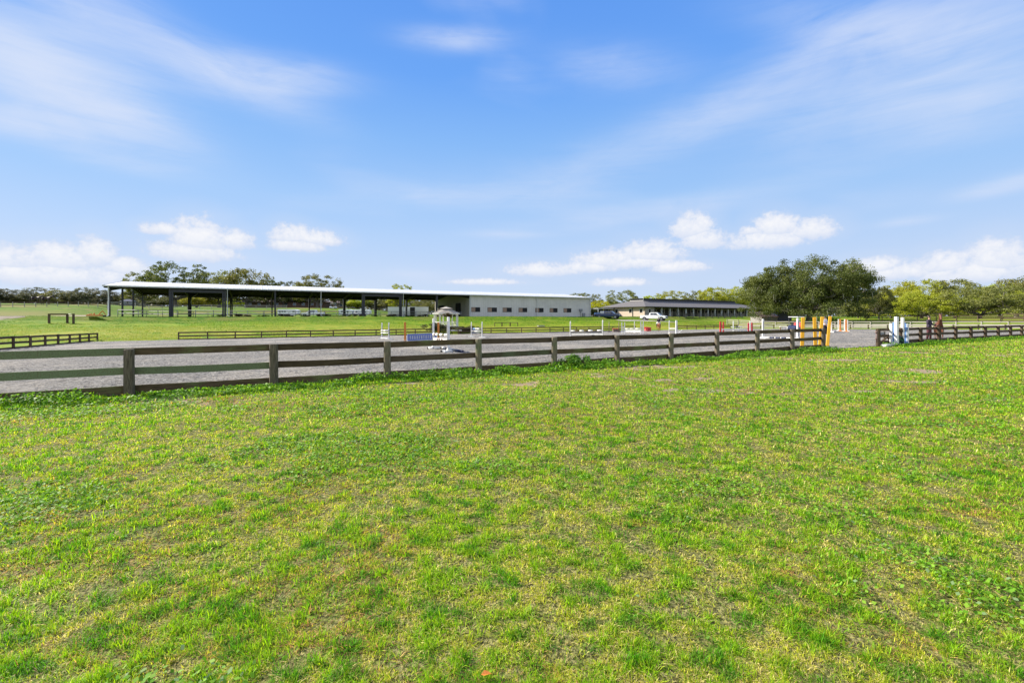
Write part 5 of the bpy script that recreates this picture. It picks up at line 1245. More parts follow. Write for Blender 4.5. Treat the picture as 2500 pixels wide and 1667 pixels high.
def horse(loc, rz, s, label, coat, head='up', group=None, legs=(.05, -.05, .08, -.06), name='horse', tailm='mane'):
    """faces +x, about 1.6 m at the withers times s; one continuous body, mane and tail as parts"""
    r = empty(name, loc, rz, label, 'horse', group); r.scale = (s,)*3
    J = [(-.55, 0, 1.22, (.27, .30)), (-.15, 0, 1.17, (.27, .32)), (.25, 0, 1.17, (.25, .32)), (.58, 0, 1.22, (.21, .29))]; E = [(0, 1), (1, 2), (2, 3)]
    J.append((-.80, 0, 1.28, (.20, .20))); E.append((0, 4))
    if head == 'up': nk = [(.82, 0, 1.48, (.13, .20)), (.98, 0, 1.74, (.10, .15)), (1.10, 0, 1.93, (.09, .11)), (1.27, 0, 1.84, (.078, .10)), (1.46, 0, 1.66, (.055, .065)), (1.54, 0, 1.58, (.05, .055))]
    elif head == 'level': nk = [(.86, 0, 1.36, (.13, .19)), (1.12, 0, 1.50, (.10, .14)), (1.36, 0, 1.60, (.09, .11)), (1.52, 0, 1.50, (.078, .10)), (1.66, 0, 1.34, (.055, .065)), (1.72, 0, 1.26, (.05, .055))]
    else: nk = [(.82, 0, 1.10, (.13, .19)), (1.02, 0, .82, (.10, .14)), (1.16, 0, .58, (.09, .11)), (1.22, 0, .42, (.078, .10)), (1.28, 0, .22, (.055, .065)), (1.30, 0, .12, (.05, .055))]
    n = len(J); J += nk; E += [(3, n)]+[(n+i, n+i+1) for i in range(5)]; hd = n+2
    n = len(J); poll = Vector(nk[2][:3]); J += [(poll.x-.03, .06, poll.z+.10, .03), (poll.x-.02, .075, poll.z+.19, .012), (poll.x-.03, -.06, poll.z+.10, .03), (poll.x-.02, -.075, poll.z+.19, .012)]; E += [(hd, n), (n, n+1), (hd, n+2), (n+2, n+3)]
    for y, f in ((.17, legs[0]), (-.17, legs[1])):        # fore legs: elbow, knee, fetlock, hoof
        n = len(J); J += [(.55, y, .98, (.12, .10)), (.56+f*.5, y, .86, .088), (.58+f, y, .52, .058), (.57+f, y, .45, .05), (.57+f*.8, y, .20, .036), (.60+f*.8, y, .10, .045), (.63+f*.8, y, .03, .06)]; E += [(3, n)]+[(n+i, n+i+1) for i in range(6)]
    for y, f in ((.17, legs[2]), (-.17, legs[3])):        # hind legs: stifle forward, hock backward
        n = len(J); J += [(-.62, y, 1.02, (.16, .14)), (-.50+f*.4, y, .82, .115), (-.70+f, y, .58, .066), (-.76+f, y, .53, .055), (-.72+f, y, .22, .038), (-.69+f, y, .11, .046), (-.66+f, y, .03, .06)]; E += [(0, n)]+[(n+i, n+i+1) for i in range(6)]
    skin_body('body', J, E, coat, r, 2, root=1)
    mb = MB(); t0 = Vector((-.93, 0, 1.33)); mb.tube([t0, t0+Vector((-.12, 0, -.08)), t0+Vector((-.17, .02, -.4)), t0+Vector((-.14, .01, -.75)), t0+Vector((-.12, 0, -.92))], [.05, .065, .09, .07, .02], 8); mb.build('tail', M[tailm], r)
    mb = MB(); pts = [Vector(nk[2][:3]), Vector(nk[1][:3]), Vector(nk[0][:3])]; upn = [Vector((-.07, 0, .12)), Vector((-.12, 0, .13)), Vector((-.10, 0, .16))]
    mb.tube([pts[0]+upn[0]*.8+Vector((.08, 0, -.02)), pts[0]+upn[0], pts[1]+upn[1], pts[2]+upn[2], Vector((.55, 0, 1.5))], [.03, .05, .055, .05, .02], 6); mb.build('mane', M['mane'], r)
    mb = MB()
    for x, y in ((.63+legs[0]*.8, .17), (.63+legs[1]*.8, -.17), (-.66+legs[2], .17), (-.66+legs[3], -.17)): mb.tube([(x, y, 0), (x-.02, y, .085)], [.075, .055], 10)
    mb.build('hooves', M['black'], r)
    e = Vector(nk[3][:3]); mb = MB(); [mb.ell((e.x-.03, y*.078, e.z+.04), (.022, .012, .018), 8, 6) for y in (1, -1)]; mb.build('eyes', M['black'], r); return r
def saddle(hr):
    mb = MB(); mb.tube([(-.22, 0, 1.50), (-.08, 0, 1.475), (.10, 0, 1.475), (.2, 0, 1.52)], [.10, .15, .15, .08], 10); [mb.bar((0, s*.26, 1.42), (.05, s*.31, .98), .42, .03, (0, s, 0)) for s in (1, -1)]; mb.build('saddle', M['black'], hr)
    mb = MB(); mb.box((-.05, 0, 1.34), (.62, .58, .30)); mb.build('saddle_pad', M['offwhite'], hr, bevel=.08)
def rider(loc, rz, s, label, mats, hat):
    """seated astride, hands forward on the reins, faces +x; origin at the seat"""
    r = empty('rider', loc, rz, label, 'person'); r.scale = (s,)*3; top, leg = mats
    J = [(0, 0, .10, (.14, .115)), (.01, 0, .28, (.13, .10)), (.02, 0, .46, (.165, .115)), (.02, 0, .57, (.11, .09)), (.03, 0, .64, .052), (.04, 0, .70, .058), (.045, 0, .77, (.078, .088)), (.03, 0, .84, (.06, .07))]; E = [(i, i+1) for i in range(7)]
    for s_ in (1, -1):
        n = len(J); J += [(.05, s_*.13, .06, .10), (.36, s_*.28, -.10, .075), (.22, s_*.33, -.50, .05), (.20, s_*.33, -.56, .045), (.36, s_*.35, -.60, .036)]; E += [(0, n), (n, n+1), (n+1, n+2), (n+2, n+3), (n+3, n+4)]
        n = len(J); J += [(.02, s_*.19, .54, .058), (.05, s_*.22, .28, .044), (.17, s_*.17, .20, .035), (.27, s_*.09, .16, .027)]; E += [(3, n), (n, n+1), (n+1, n+2), (n+2, n+3)]; hand(J, E, n+3, (.27, s_*.09, .16), (.9, -.2*s_, -.1), (0, s_, 0))
    skin_body('body', J, E, M['skin'], r, 1)
    mb = MB(); mb.tube([(0, 0, .0), (0, 0, .15), (.01, 0, .28), (.02, 0, .45), (.02, 0, .56), (.03, 0, .61)], [.175, .17, .15, .195, .17, .075], 14)
    for s_ in (1, -1): mb.tube([(.02, s_*.12, .55), (.02, s_*.19, .54), (.05, s_*.225, .28), (.17, s_*.175, .20), (.25, s_*.10, .165)], [.07, .075, .06, .05, .036], 10)
    mb.build('jacket', top, r)
    mb = MB(); [mb.tube([(0, s_*.08, .06), (.12, s_*.18, .02), (.36, s_*.285, -.10), (.29, s_*.31, -.28)], [.13, .12, .092, .07], 10) for s_ in (1, -1)]; mb.build('breeches', leg, r)
    mb = MB(); [mb.tube([(.30, s_*.31, -.24), (.22, s_*.335, -.5), (.20, s_*.335, -.60), (.38, s_*.355, -.62)], [.072, .056, .05, .035], 10) for s_ in (1, -1)]; mb.build('riding_boots', M['black'], r)
    mb = MB(); mb.ell((.025, 0, .83), (.125, .11, .09), 14, 8); mb.box((.14, 0, .81), (.08, .12, .015)); mb.build('riding_helmet', hat, r)
    mb = MB(); [mb.ell((.125, s_*.032, .785), (.010, .013, .008), 8, 6) for s_ in (1, -1)]; mb.build('eyes', M['black'], r); return r
# two dark horses in the far left field
hp = at(87, 97); horse(hp, R(4), 1.02, 'dark bay horse on the left of the far left field, nearest the picture edge', M['darkbay'], 'level', 'horses in the far left field')
hp = at(112, 94.5); horse(hp, R(2), 1.05, 'darker horse with raised head, the right one of two in the far left field', M['darkbay'], 'level', 'horses in the far left field', (-.04, .06, .05, -.03))
# chestnut with rider, seen from behind
hp = foot_of(1608, 806.5); hp.z = Hs(hp.x, hp.y)+.02; hp = at(1608, 72); hp.z = gh(hp.x, hp.y)+.02
rz_ = R(80); hr = horse(hp, rz_, .92, 'chestnut horse walking away from the camera, carrying a rider in a black helmet', M['chestnut'], 'level', None, (.15, -.12, -.14, .12), tailm='chestnut'); saddle(hr)
rider(hp+Vector((0, 0, 1.46*.92)), rz_, .90, 'rider in a dark plum jacket and black helmet on the chestnut horse', (M['plum'], M['offwhite']), M['black'])
# person and chestnut horse behind the right-hand fence
hp = at(2292, 31); hp.z = gh(hp.x, hp.y)+.02; _h = horse(hp, R(232), .84, 'chestnut horse standing behind the right-hand fence beside a person in dark clothes', M['livchest'], 'up', None, (.05, -.05, .1, -.05))
pr_ = at(2268, 29.0); pr_.z = gh(pr_.x, pr_.y)+.02; person(pr_, R(-60), 1.58, 'person in a dark plum jacket and maroon trousers beside the horse behind the right-hand fence', (M['plum'], M['breech'], M['skin']), ((.2, 1.2), (.1, .3)))
pr_ = at(2014.5, 44); pr_.z = gh(pr_.x, pr_.y)+.02; person(pr_, R(-70), 1.74, 'man in a pale T-shirt and dark trousers standing behind the leaning orange-yellow posts', (M['shirt'], M['denim'], M['skin']), ((.15, 1.3), (.2, .5)))
# ------------------------------------------------------------------ trees
def leaf_mat(name, a, b, tr=.30, val=1.0):
    m = bpy.data.materials.new(name); m.use_nodes = True; g = NT(m.node_tree); nt = m.node_tree; bs = nt.nodes['Principled BSDF']; out = nt.nodes['Material Output']
    r = g.n('ShaderNodeAttribute', attribute_name='leafv').outputs['Fac']; ob = g.n('ShaderNodeObjectInfo').outputs['Random']
    c = g.mix(r, (*a, 1), (*b, 1)); hs = g.n('ShaderNodeHueSaturation'); g._in(hs.inputs['Color'], c)
    g._in(hs.inputs['Value'], g.m('ADD', g.m('MULTIPLY', ob, .35), .82*val)); g._in(hs.inputs['Hue'], g.m('ADD', g.m('MULTIPLY', ob, .03), .487)); c = hs.outputs[0]
    g._in(bs.inputs['Base Color'], c); bs.inputs['Roughness'].default_value = .6; bs.inputs['Specular IOR Level'].default_value = .25
    t = g.n('ShaderNodeBsdfTranslucent'); g._in(t.inputs[0], g.mix(1, c, (1.2, 1.2, .6, 1), 'MULTIPLY')); mx = g.n('ShaderNodeMixShader'); mx.inputs[0].default_value = tr
    nt.links.new(bs.outputs[0], mx.inputs[1]); nt.links.new(t.outputs[0], mx.inputs[2]); nt.links.new(mx.outputs[0], out.inputs[0]); return m
M['bark'] = mat('grey_oak_bark', (.10, .085, .07), (.17, .15, .125), 5, .95, bump=.6)
M['barkpale'] = mat('pale_bark', (.20, .18, .155), (.13, .115, .10), 5, .95, bump=.5)
M['oakleaf'] = leaf_mat('dark_oak_leaves', (.050, .070, .016), (.165, .175, .045), .30)
M['oakleaf2'] = leaf_mat('olive_oak_leaves', (.12, .135, .035), (.25, .24, .075), .34)
M['hazeleaf'] = leaf_mat('hazy_grey_green_leaves', (.085, .092, .052), (.17, .165, .10), .25)  # haze over the far trees put into a greyer leaf colour
M['yelleaf'] = leaf_mat('spring_yellow_leaves', (.25, .30, .02), (.46, .46, .06), .42)
M['limeleaf'] = leaf_mat('lime_leaves', (.34, .38, .015), (.52, .50, .03), .42)
M['moss_strand'] = mat('spanish_moss', (.24, .23, .19), (.17, .17, .13), 12, .95)
def tree_mesh(seed, nl, W=1.0, Ht=1.0, trunk=.16, limbs=6, levels=3, clump=.075, leaf=.020, flat=.75, low=.25, gap=.0, perm=60, outer=.45, trw=.035, skirt=0, boxy=0):
    """normalised tree (height 1, crown width W): returns trunk mesh and crown mesh"""
    rng = random.Random(seed); nr = np.random.default_rng(seed); mb = MB(); tips = []
    def grow(p, d, L, r, lv):
        pts = [p]; n = 4; q = p.copy(); dd = d.copy()
        for i in range(n):
            dd = (dd+Vector((rng.gauss(0, .16), rng.gauss(0, .16), rng.gauss(.05, .10)))).normalized(); q = q+dd*L/n; pts.append(q.copy())
            e = ((q.x/(W/2))**2+(q.y/(W/2))**2)
            if e > .95: dd = (dd*.5+Vector((-q.x, -q.y, .1)).normalized()*.5).normalized()
            if q.z > .93: dd.z = -abs(dd.z)*.3; dd.normalize()
        rs = [r*(1-.55*i/n) for i in range(n+1)]; mb.tube(pts, rs, 6 if lv > 1 else 8, False)
        if lv >= levels: tips.append((pts[-1], 1.0)); tips.append((pts[2], .8)); tips.append((pts[3], .9)); return
        k = rng.randint(3, 4) if lv < 2 else rng.randint(2, 4)
        for j in range(k):
            t = rng.choice(pts[2:]); az = rng.uniform(0, 2*math.pi); sp = Vector((math.cos(az), math.sin(az), rng.uniform(-.25, .65))).normalized()
            grow(t.copy(), (dd*.45+sp*.75).normalized(), L*rng.uniform(.55, .8), r*.5, lv+1)
        if lv == 1: tips.append((pts[-1], .9))
    tp = [Vector((0, 0, -.03)), Vector((rng.uniform(-.01, .01), 0, trunk*.5)), Vector((rng.uniform(-.015, .015), rng.uniform(-.01, .01), trunk))]
    mb.tube(tp, [trw*1.5, trw, trw*.9], 10, False)
    for j in range(limbs):
        az = 2*math.pi*(j+rng.uniform(-.3, .3))/limbs; up = rng.uniform(.25, 1.1) if j % 2 else rng.uniform(.12, .6)
        d = Vector((math.cos(az)*W, math.sin(az)*W, up)).normalized(); L = (W*.26 if up < .6 else .36)*rng.uniform(.85, 1.15)
        grow(tp[2]-Vector((0, 0, rng.uniform(0, trunk*.25))), d, L, trw*.55, 1)
    tm = bpy.data.meshes.new('tree_trunk'); tm.from_pydata(mb.v, [], mb.f); tm.polygons.foreach_set('use_smooth', mb.sm)
    C = np.array([t[0] for t in tips]); 
    C[:, 2] = np.clip(C[:, 2], low*.8, .955)
    # extra clumps on an uneven outer shell so the outline reads lobed
    ne = int(len(C)*outer); th = nr.uniform(0, 2*np.pi, ne); ph = np.arccos(nr.uniform(-.15, 1, ne)); lob = .80+.2*np.sin(th*3+seed)*np.sin(ph*2)+nr.normal(0, .05, ne)
    cz = low+(1-low)*.42
    if skirt:
        t_ = nr.uniform(0, 2*np.pi, skirt); r_ = W/2*nr.uniform(.55, .98, skirt); C = np.concatenate([C, np.stack([r_*np.cos(t_), r_*np.sin(t_), nr.uniform(.10, .42, skirt)], -1)])
    E_ = np.stack([W/2*lob*np.sin(ph)*np.cos(th)*.92, W/2*lob*np.sin(ph)*np.sin(th)*.92, cz+(1-cz)*lob*np.cos(ph)*.97], -1); E_ = E_[E_[:, 2] > low*.8]
    if boxy: C = np.concatenate([C, E_]); E_ = E_[:0]; f_ = 1+boxy*sst(C[:, 2], .45, .92); C[:, 0] *= f_; C[:, 1] *= f_; rr_ = np.hypot(C[:, 0], C[:, 1]); k_ = np.minimum(1, W/2*.95/np.maximum(rr_, 1e-4)); C[:, 0] *= k_; C[:, 1] *= k_; q_ = (np.hypot(C[:, 0], C[:, 1])/(W/2))**2.3+(np.maximum(C[:, 2]-.08, 0)/.89)**2.3; k_ = np.where(q_ > .93, (.93/q_)**(1/2.3), 1)*(1-.10*(nr.random(len(C)) < .5)); C[:, 0] *= k_; C[:, 1] *= k_; C[:, 2] = .08+(C[:, 2]-.08)*k_
    C = np.concatenate([C, E_]); keep = nr.random(len(C)) > gap; C = C[keep]; nc = len(C)
    per = nl//nc; ci = np.repeat(np.arange(nc), per); n = len(ci)
    cr = clump*(.6+.8*nr.random(nc)); dv = nr.normal(0, 1, (n, 3)); dv /= np.linalg.norm(dv, axis=1)[:, None]; rad = nr.random(n)**.45
    P = C[ci]+dv*(cr[ci]*rad)[:, None]*np.array([1.15, 1.15, flat])
    s = leaf*(.55+.8*nr.random(n)); nrm = nr.normal(0, 1, (n, 3))+dv*.8+np.array([0, 0, .5]); nrm /= np.linalg.norm(nrm, axis=1)[:, None]
    ax = np.cross(nrm, nr.normal(0, 1, (n, 3))); ax /= np.linalg.norm(ax, axis=1)[:, None]; bx_ = np.cross(nrm, ax)
    S_ = s[:, None]; co = np.stack([P-ax*S_, P+bx_*S_*.6, P+ax*S_, P-bx_*S_*.6], 1).reshape(-1, 3)
    cm = np_mesh('tree_crown', co, np.arange(n)[:, None]*4+np.arange(4))
    v = np.clip(.65*nr.random(nc)[ci]+.35*nr.random(n), 0, 1); a_ = cm.attributes.new('leafv', 'FLOAT', 'POINT'); a_.data.foreach_set('value', np.repeat(v, 4).astype(np.float32))
    return tm, cm, C
VAR = {}
VAR['wide'] = [tree_mesh(s, 24000, W=1.9, trunk=.17, limbs=8, clump=.085, leaf=.016, low=.25, gap=.05, trw=.04, outer=.6) for s in (3, 14)]
VAR['open'] = [tree_mesh(s, 20000, W=1.35, trunk=.20, limbs=9, clump=.062, leaf=.014, low=.28, gap=.15, outer=.40) for s in (5, 8, 21)]
VAR['round'] = [tree_mesh(s, 13000, W=1.25, trunk=.16, limbs=7, clump=.085, leaf=.018, low=.20, gap=.08, outer=.6) for s in (11, 12)]
VAR['low'] = [tree_mesh(s, 20000, W=1.9, trunk=.12, limbs=8, clump=.085, leaf=.017, low=.12, gap=.05, outer=.7, flat=.6, skirt=45) for s in (31, 33)]
for k_ in VAR:
    for tm, cm, _c in VAR[k_]:
        tm.materials.append(M['bark']); cm.materials.append(M['oakleaf'])
_first = {}
def tree(px, Y, top, wpx, var, vi, lm, label, group, rz=None, bark='bark', name='tree', base=None, seed=0):
    v = at(px, Y); h = hz(top, Y)-v.z; w = wpx*Y/F; W0 = {'wide': 1.9, 'open': 1.35, 'round': 1.25, 'low': 1.9}[var]
    tm, cm, _c = VAR[var][vi]; r = empty(name, v, rz if rz is not None else (px*1.7+Y) % 6.28, label, 'tree', group); r.scale = (w/W0, w/W0, h)
    for nm_, me, mt in (('trunk', tm, M[bark]), ('crown', cm, M[lm])):
        o = bpy.data.objects.new(nm_, me); COL.objects.link(o); o.parent = r; o.material_slots[0].link = 'OBJECT'; o.material_slots[0].material = mt
    return r
# the big live oak: own mesh, moss, heavy limbs
ov_ = ray(1977, 783); OY = 98.; ov_ = at(1977, OY); oh = hz(616, OY)-ov_.z; ow = 318*OY/F
tm, cm, C_ = tree_mesh(77, 135000, W=1.85, trunk=.15, limbs=12, levels=3, clump=.075, leaf=.0092, low=.08, gap=.16, trw=.045, outer=.85, flat=.75, skirt=110, boxy=.35)
tm.materials.append(M['bark']); cm.materials.append(M['oakleaf'])
oak = empty('live_oak', ov_, R(40), 'huge spreading live oak with grey hanging moss, tallest tree on the right', 'tree'); oak.scale = (ow/1.85, ow/1.85, oh)
for nm_, me in (('trunk', tm), ('crown', cm)): o = bpy.data.objects.new(nm_, me); COL.objects.link(o); o.parent = oak
rg = random.Random(5); mb = MB()
low_ = [c for c in C_ if c[2] < .55]
for k in range(95):
    c = Vector(low_[rg.randrange(len(low_))]) + Vector((rg.gauss(0, .03), rg.gauss(0, .03), -.02)); L = rg.uniform(.05, .16); w_ = rg.uniform(.002, .0035)
    ms_ = MB().tube([c, c+Vector((rg.gauss(0, .004), rg.gauss(0, .004), -L*.5)), c+Vector((rg.gauss(0, .006), rg.gauss(0, .006), -L))], [w_*.8, w_*1.7, w_*.15], 6, False); ms_.build('hanging_moss', M['moss_strand'], oak)
GL = 'trees in the row beyond the left field'; 
for px, top, w, v_, vi, lm, Y, l in ((-35, 700, 95, 'open', 0, 'hazeleaf', 232, 'grey-green tree cut by the left edge of the picture'), (22, 704, 70, 'open', 1, 'hazeleaf', 236, 'thin-topped tree near the left edge, left of the horses'),
        (62, 716, 60, 'round', 0, 'oakleaf2', 240, 'low olive bushy tree directly behind the left dark horse'), (103, 700, 76, 'open', 2, 'hazeleaf', 238, 'open-crowned tree directly above the two dark horses'),
        (142, 708, 64, 'round', 1, 'oakleaf2', 236, 'olive tree just right of the two dark horses'), (182, 714, 60, 'round', 0, 'hazeleaf', 243, 'short greyish tree above the hitching rail'),
        (212, 700, 66, 'open', 0, 'hazeleaf', 236, 'tall loose tree left of the barn roof corner'), (246, 706, 66, 'open', 1, 'hazeleaf', 233, 'loose tree touching the left end of the barn roof'),
        (284, 712, 60, 'open', 2, 'hazeleaf', 236, 'tree seen between the first two barn columns'), (318, 718, 60, 'round', 1, 'oakleaf2', 238, 'low tree seen just inside the left end of the barn')):
    tree(px, Y, top, w*1.25, v_, vi, lm, l, GL)
GBk = 'oaks and other trees behind the long barn'
for px, top, w, v_, vi, lm, Y, l in ((352, 662, 100, 'open', 1, 'oakleaf2', 176, 'left shoulder tree of the tallest oak group over the barn roof'), (428, 636, 170, 'open', 0, 'oakleaf', 168, 'tallest open-branched oak rising over the left part of the barn roof'),
        (535, 660, 120, 'round', 0, 'oakleaf2', 182, 'dense olive oak over the barn roof, right of the tallest open oak'), (602, 655, 130, 'round', 1, 'oakleaf2', 180, 'dense oak over the barn roof with the highest rounded top'),
        (655, 680, 80, 'open', 2, 'oakleaf', 186, 'small dark tree over the roof between two rounded oaks'), (694, 683, 74, 'open', 1, 'oakleaf', 188, 'second small dark tree over the roof, left of the yellowish one'),
        (735, 690, 60, 'round', 0, 'yelleaf', 190, 'small yellowish tree over the roof'), (775, 668, 128, 'open', 2, 'oakleaf2', 184, 'wide fine-branched oak at the right end of the trees over the roof'),
        (826, 695, 60, 'open', 0, 'oakleaf2', 190, 'low outlying tree at the right end of the trees over the roof'), (978, 691, 72, 'open', 1, 'yelleaf', 186, 'lone pale tree peeping over the middle of the barn roof'),
        (872, 722, 90, 'round', 0, 'yelleaf', 205, 'yellowish tree seen through the barn behind the white trailers'), (925, 720, 90, 'open', 0, 'oakleaf2', 205, 'tree seen through the barn left of the containers'),
        (1040, 728, 90, 'open', 2, 'oakleaf2', 200, 'tree seen through the barn above the right container'), (480, 722, 90, 'round', 1, 'yelleaf', 178, 'yellow-green tree seen through the barn portal'),
        (395, 725, 90, 'round', 0, 'oakleaf', 196, 'dark bush-like tree seen through the left of the barn'), (560, 728, 80, 'round', 1, 'yelleaf', 200, 'yellowish tree seen between the barn columns left of the house')):
    tree(px, Y, top, w, v_, vi, lm, l, GBk)
GS_ = 'trees behind the stable'
for px, top, w, v_, vi, lm, Y, l in ((1413, 712, 66, 'open', 1, 'oakleaf2', 190, 'open tree just over the right end of the barn roof'), (1448, 716, 60, 'open', 2, 'oakleaf2', 192, 'thin tree over the gap between barn and stable'),
        (1468, 733, 62, 'round', 0, 'limeleaf', 150, 'bright lime-green round tree between barn and stable'), (1522, 705, 92, 'open', 0, 'oakleaf2', 182, 'tall pale open tree behind the left part of the stable'),
        (1590, 718, 70, 'open', 1, 'yelleaf', 215, 'low yellowish tree just over the stable ridge'), (1640, 708, 96, 'open', 2, 'yelleaf', 212, 'wide pale tree over the middle of the stable roof'),
        (1700, 706, 60, 'open', 0, 'oakleaf2', 210, 'thin tree over the stable, left of the bright yellow-green ones'), (1738, 700, 84, 'round', 1, 'yelleaf', 205, 'bright yellow-green rounded tree over the stable roof'),
        (1785, 702, 76, 'round', 0, 'yelleaf', 205, 'yellow-green tree over the stable, next to the big oak'), (1820, 690, 66, 'open', 1, 'yelleaf', 206, 'tree with bare top twigs, half hidden by the big oak'),
        (1850, 712, 90, 'round', 1, 'yelleaf', 210, 'yellow-green tree hidden behind the left side of the big oak')):
    tree(px, Y, top, w*1.1, v_, vi, lm, l, GS_)
GR = 'oak grove behind the paddocks on the right'
for px, top, w, v_, vi, lm, Y, l in ((2146, 697, 74, 'wide', 0, 'oakleaf', 106, 'dark low oak branching out right of the big live oak'), (2175, 700, 110, 'low', 0, 'yelleaf', 118, 'yellow-green oak above the blue and white wings'),
        (2205, 684, 86, 'round', 0, 'yelleaf', 138, 'yellow-green oak rising behind the blue and white wings'), (2262, 680, 110, 'open', 1, 'yelleaf', 132, 'taller oak with a spiky thin top above the right-hand fence'), (2338, 680, 104, 'round', 1, 'oakleaf2', 128, 'dark-topped rounded oak right of the spiky one'),
        (2250, 708, 150, 'low', 1, 'yelleaf', 110, 'broad low yellow-olive oak in front of the grove'), (2392, 694, 190, 'low', 0, 'oakleaf2', 104, 'spreading oak with visible forked trunk near the right edge'),
        (2330, 724, 100, 'low', 0, 'yelleaf', 116, 'low bright oak in the middle of the grove'), (2440, 688, 130, 'low', 1, 'yelleaf', 122, 'olive oak behind the fork-trunked one'), (2482, 676, 120, 'round', 0, 'oakleaf2', 118, 'tall oak at the right edge of the picture'),
        (2540, 668, 130, 'round', 1, 'oakleaf2', 122, 'darkest oak cut by the right edge of the picture'), (2510, 704, 150, 'low', 0, 'yelleaf', 108, 'low olive oak reaching in from the right edge'), (2095, 722, 90, 'low', 1, 'oakleaf2', 128, 'low tree showing under the right side of the big live oak'),
        (2120, 716, 80, 'round', 0, 'yelleaf', 150, 'yellow tree between the big live oak and the grove')):
    tree(px, Y, top, w*1.12, v_, vi, lm, l, GR)
# distant wood closing the horizon
def far_wood():
    rng = np.random.default_rng(41); cs = []
    for px in np.arange(-250, 2760, 9.0):
        Y = 300+60*math.sin(px*.01)+rng.uniform(-25, 25)
        if 1100 < px: Y = 330+rng.uniform(-40, 40)
        p = at(px, Y); top = 752-7*fbm(np.array([px*.02]), np.array([0.]), 4, 3)[0]*2 if px > 1100 else 738-14*fbm(np.array([px*.02]), np.array([0.]), 4, 3)[0]
        h = max(5, hz(top, Y)-p.z)
        for k in range(6): cs.append((p.x+rng.uniform(-3, 3), p.y+rng.uniform(-5, 5), p.z+h*rng.uniform(.05, .95), h*.18+.8))
    C = np.array(cs); per = 36; ci = np.repeat(np.arange(len(C)), per); n = len(ci); dv = rng.normal(0, .6, (n, 3)); P = C[ci, :3]+dv*C[ci, 3][:, None]
    ax = rng.normal(0, 1, (n, 3)); ax /= np.linalg.norm(ax, axis=1)[:, None]; b_ = np.cross(ax, rng.normal(0, 1, (n, 3))); b_ /= np.linalg.norm(b_, axis=1)[:, None]; s = .75
    co = np.stack([P-ax*s, P+b_*s*.6, P+ax*s, P-b_*s*.6], 1).reshape(-1, 3); cm = np_mesh('far_wood', co, np.arange(n)[:, None]*4+np.arange(4))
    a_ = cm.attributes.new('leafv', 'FLOAT', 'POINT'); a_.data.foreach_set('value', np.repeat(rng.random(n), 4).astype(np.float32)); return cm
o = link_mesh('far_wood', far_wood(), M['hazeleaf']); tag(o, 'far-off grey-green wood closing the horizon', 'wood', kind='stuff')
# shrubs
def shrub_mesh(seed, n=1500, leaf=.06):
    nr = np.random.default_rng(seed); c = nr.normal(0, 1, (14, 3))*[.3, .3, .18]+[0, 0, .5]; c[:, 2] = np.clip(c[:, 2], .25, .85); ci = nr.integers(0, 14, n); dv = nr.normal(0, 1, (n, 3)); dv /= np.linalg.norm(dv, axis=1)[:, None]
    P = c[ci]+dv*.22*(nr.random(n)**.4)[:, None]; P[:, 2] = np.abs(P[:, 2]); ax = nr.normal(0, 1, (n, 3)); ax /= np.linalg.norm(ax, axis=1)[:, None]; b_ = np.cross(ax, nr.normal(0, 1, (n, 3))); b_ /= np.linalg.norm(b_, axis=1)[:, None]
    co = np.stack([P-ax*leaf, P+b_*leaf*.5, P+ax*leaf, P-b_*leaf*.5], 1).reshape(-1, 3); cm = np_mesh('shrub_foliage', co, np.arange(n)[:, None]*4+np.arange(4)); a_ = cm.attributes.new('leafv', 'FLOAT', 'POINT'); a_.data.foreach_set('value', np.repeat(nr.random(n), 4).astype(np.float32)); return cm
sm_ = [shrub_mesh(s) for s in (1, 2, 3)]
M['fern'] = leaf_mat('rusty_fern', (.14, .06, .03), (.10, .10, .03)); M['shrubm'] = leaf_mat('shrub_leaves', (.045, .06, .02), (.10, .10, .035)); M['drysh'] = leaf_mat('dry_shrub_leaves', (.10, .07, .05), (.16, .13, .07)); M['brightsh'] = leaf_mat('bright_shrub_leaves', (.08, .20, .02), (.16, .30, .04))
for me_ in sm_: me_.materials.append(M['shrubm'])
def shrub(v, w, h, mt, label, group, k=0, name='shrub', cat='shrub'):
    r = empty(name, v, k*1.3, label, cat, group); r.scale = (w, w, h); o = bpy.data.objects.new('foliage', sm_[k % 3]); COL.objects.link(o); o.parent = r; o.material_slots[0].link = 'OBJECT'; o.material_slots[0].material = M[mt]
    MB().tube([(0, 0, -.1), (0, 0, .5)], .03, 6).build('stem', M['bark'], r); return r
GSh = 'dark shrubs along the pipe rail inside the barn'
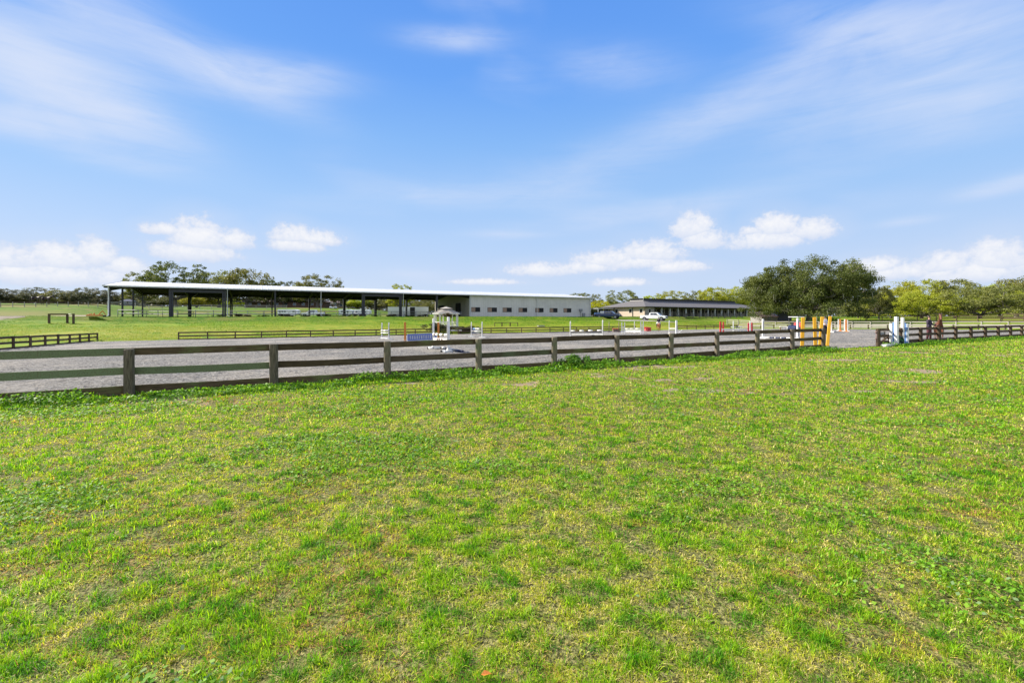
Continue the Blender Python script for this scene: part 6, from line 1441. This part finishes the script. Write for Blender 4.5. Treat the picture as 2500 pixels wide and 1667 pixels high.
for i in range(21):
    a_ = 14.5+i*2.2+.6*math.sin(i*2.1)
    if a_ > 59: break
    x, y = XY(BA0+a_, BB0+1.7); shrub(Vector((x, y, BZ)), 1.2+.3*math.sin(i), .46+.12*math.sin(i*1.9), 'drysh' if i % 3 else 'shrubm', 'dark reddish-brown shrub under the pipe rail inside the barn', GSh, i)
shrub(at(1072, 62), 2.4, hz(789, 62)-at(1072, 62).z, 'shrubm', 'leafy dark shrub between the orange post and the gazebo steps', 'shrubs round the gazebo', 1)
shrub(at(1063, 61.5), 1.4, hz(797, 61.5)-at(1063, 61.5).z, 'shrubm', 'small shrub at the left foot of the gazebo', 'shrubs round the gazebo', 2)
for px, top, w, l in ((1122, 795, 1.7, 'shrub on the raised bed, nearest the gazebo'), (1134, 797, 1.5, 'yellow-flecked shrub in the middle of the raised bed'), (1144, 796, 1.6, 'shrub at the right end of the raised bed')):
    v_ = at(px, 63); shrub(v_, w, hz(top, 63)-v_.z, 'drysh' if px == 1134 else 'shrubm', l, 'shrubs round the gazebo', px)
v_ = at(1096.5, 65); v_.z = hz(777, 65); shrub(v_, .95, .75, 'fern', 'reddish hanging fern basket under the gazebo eave', None, 1, 'hanging_basket', 'hanging basket')
shrub(at(1462, 139), 4.2, 3.6, 'shrubm', 'dark round bush right against the end of the barn', 'bushes between barn and stable', 0); shrub(at(1448, 132), 2.6, 2.4, 'shrubm', 'lower dark bush left of the pale blue utility vehicle', 'bushes between barn and stable', 1)
shrub(at(2022, 92), 2.8, 1.6, 'brightsh', 'bright green bush beneath the big live oak', None, 2)
for i, (px, Y, w, h, l) in enumerate(((1405.5, 9.35+4.6, .55, .42, 'tall leafy weed clump against the near fence with yellow stalks'),)):
    v_ = ray(1405, 895); shrub(v_, .55, .42, 'brightsh', l, None, 0, 'weed_clump', 'weed')
# palms / dark conifers behind the roof replaced by open trees above; fallen leaf in the lawn
v_ = ray(1187, 1664); o = MB().poly([(-.022, 0, .03), (-.008, .012, .040), (.009, .010, .036), (.024, .003, .03), (.009, -.009, .038), (-.009, -.011, .034), (.0, 0, .030)], [(i, 6, (i+1) % 6) for i in range(6)]).build('fallen_leaf', M['orange'], None, v_); tag(o, 'orange-brown fallen leaf lying in the grass at the bottom edge', 'leaf')
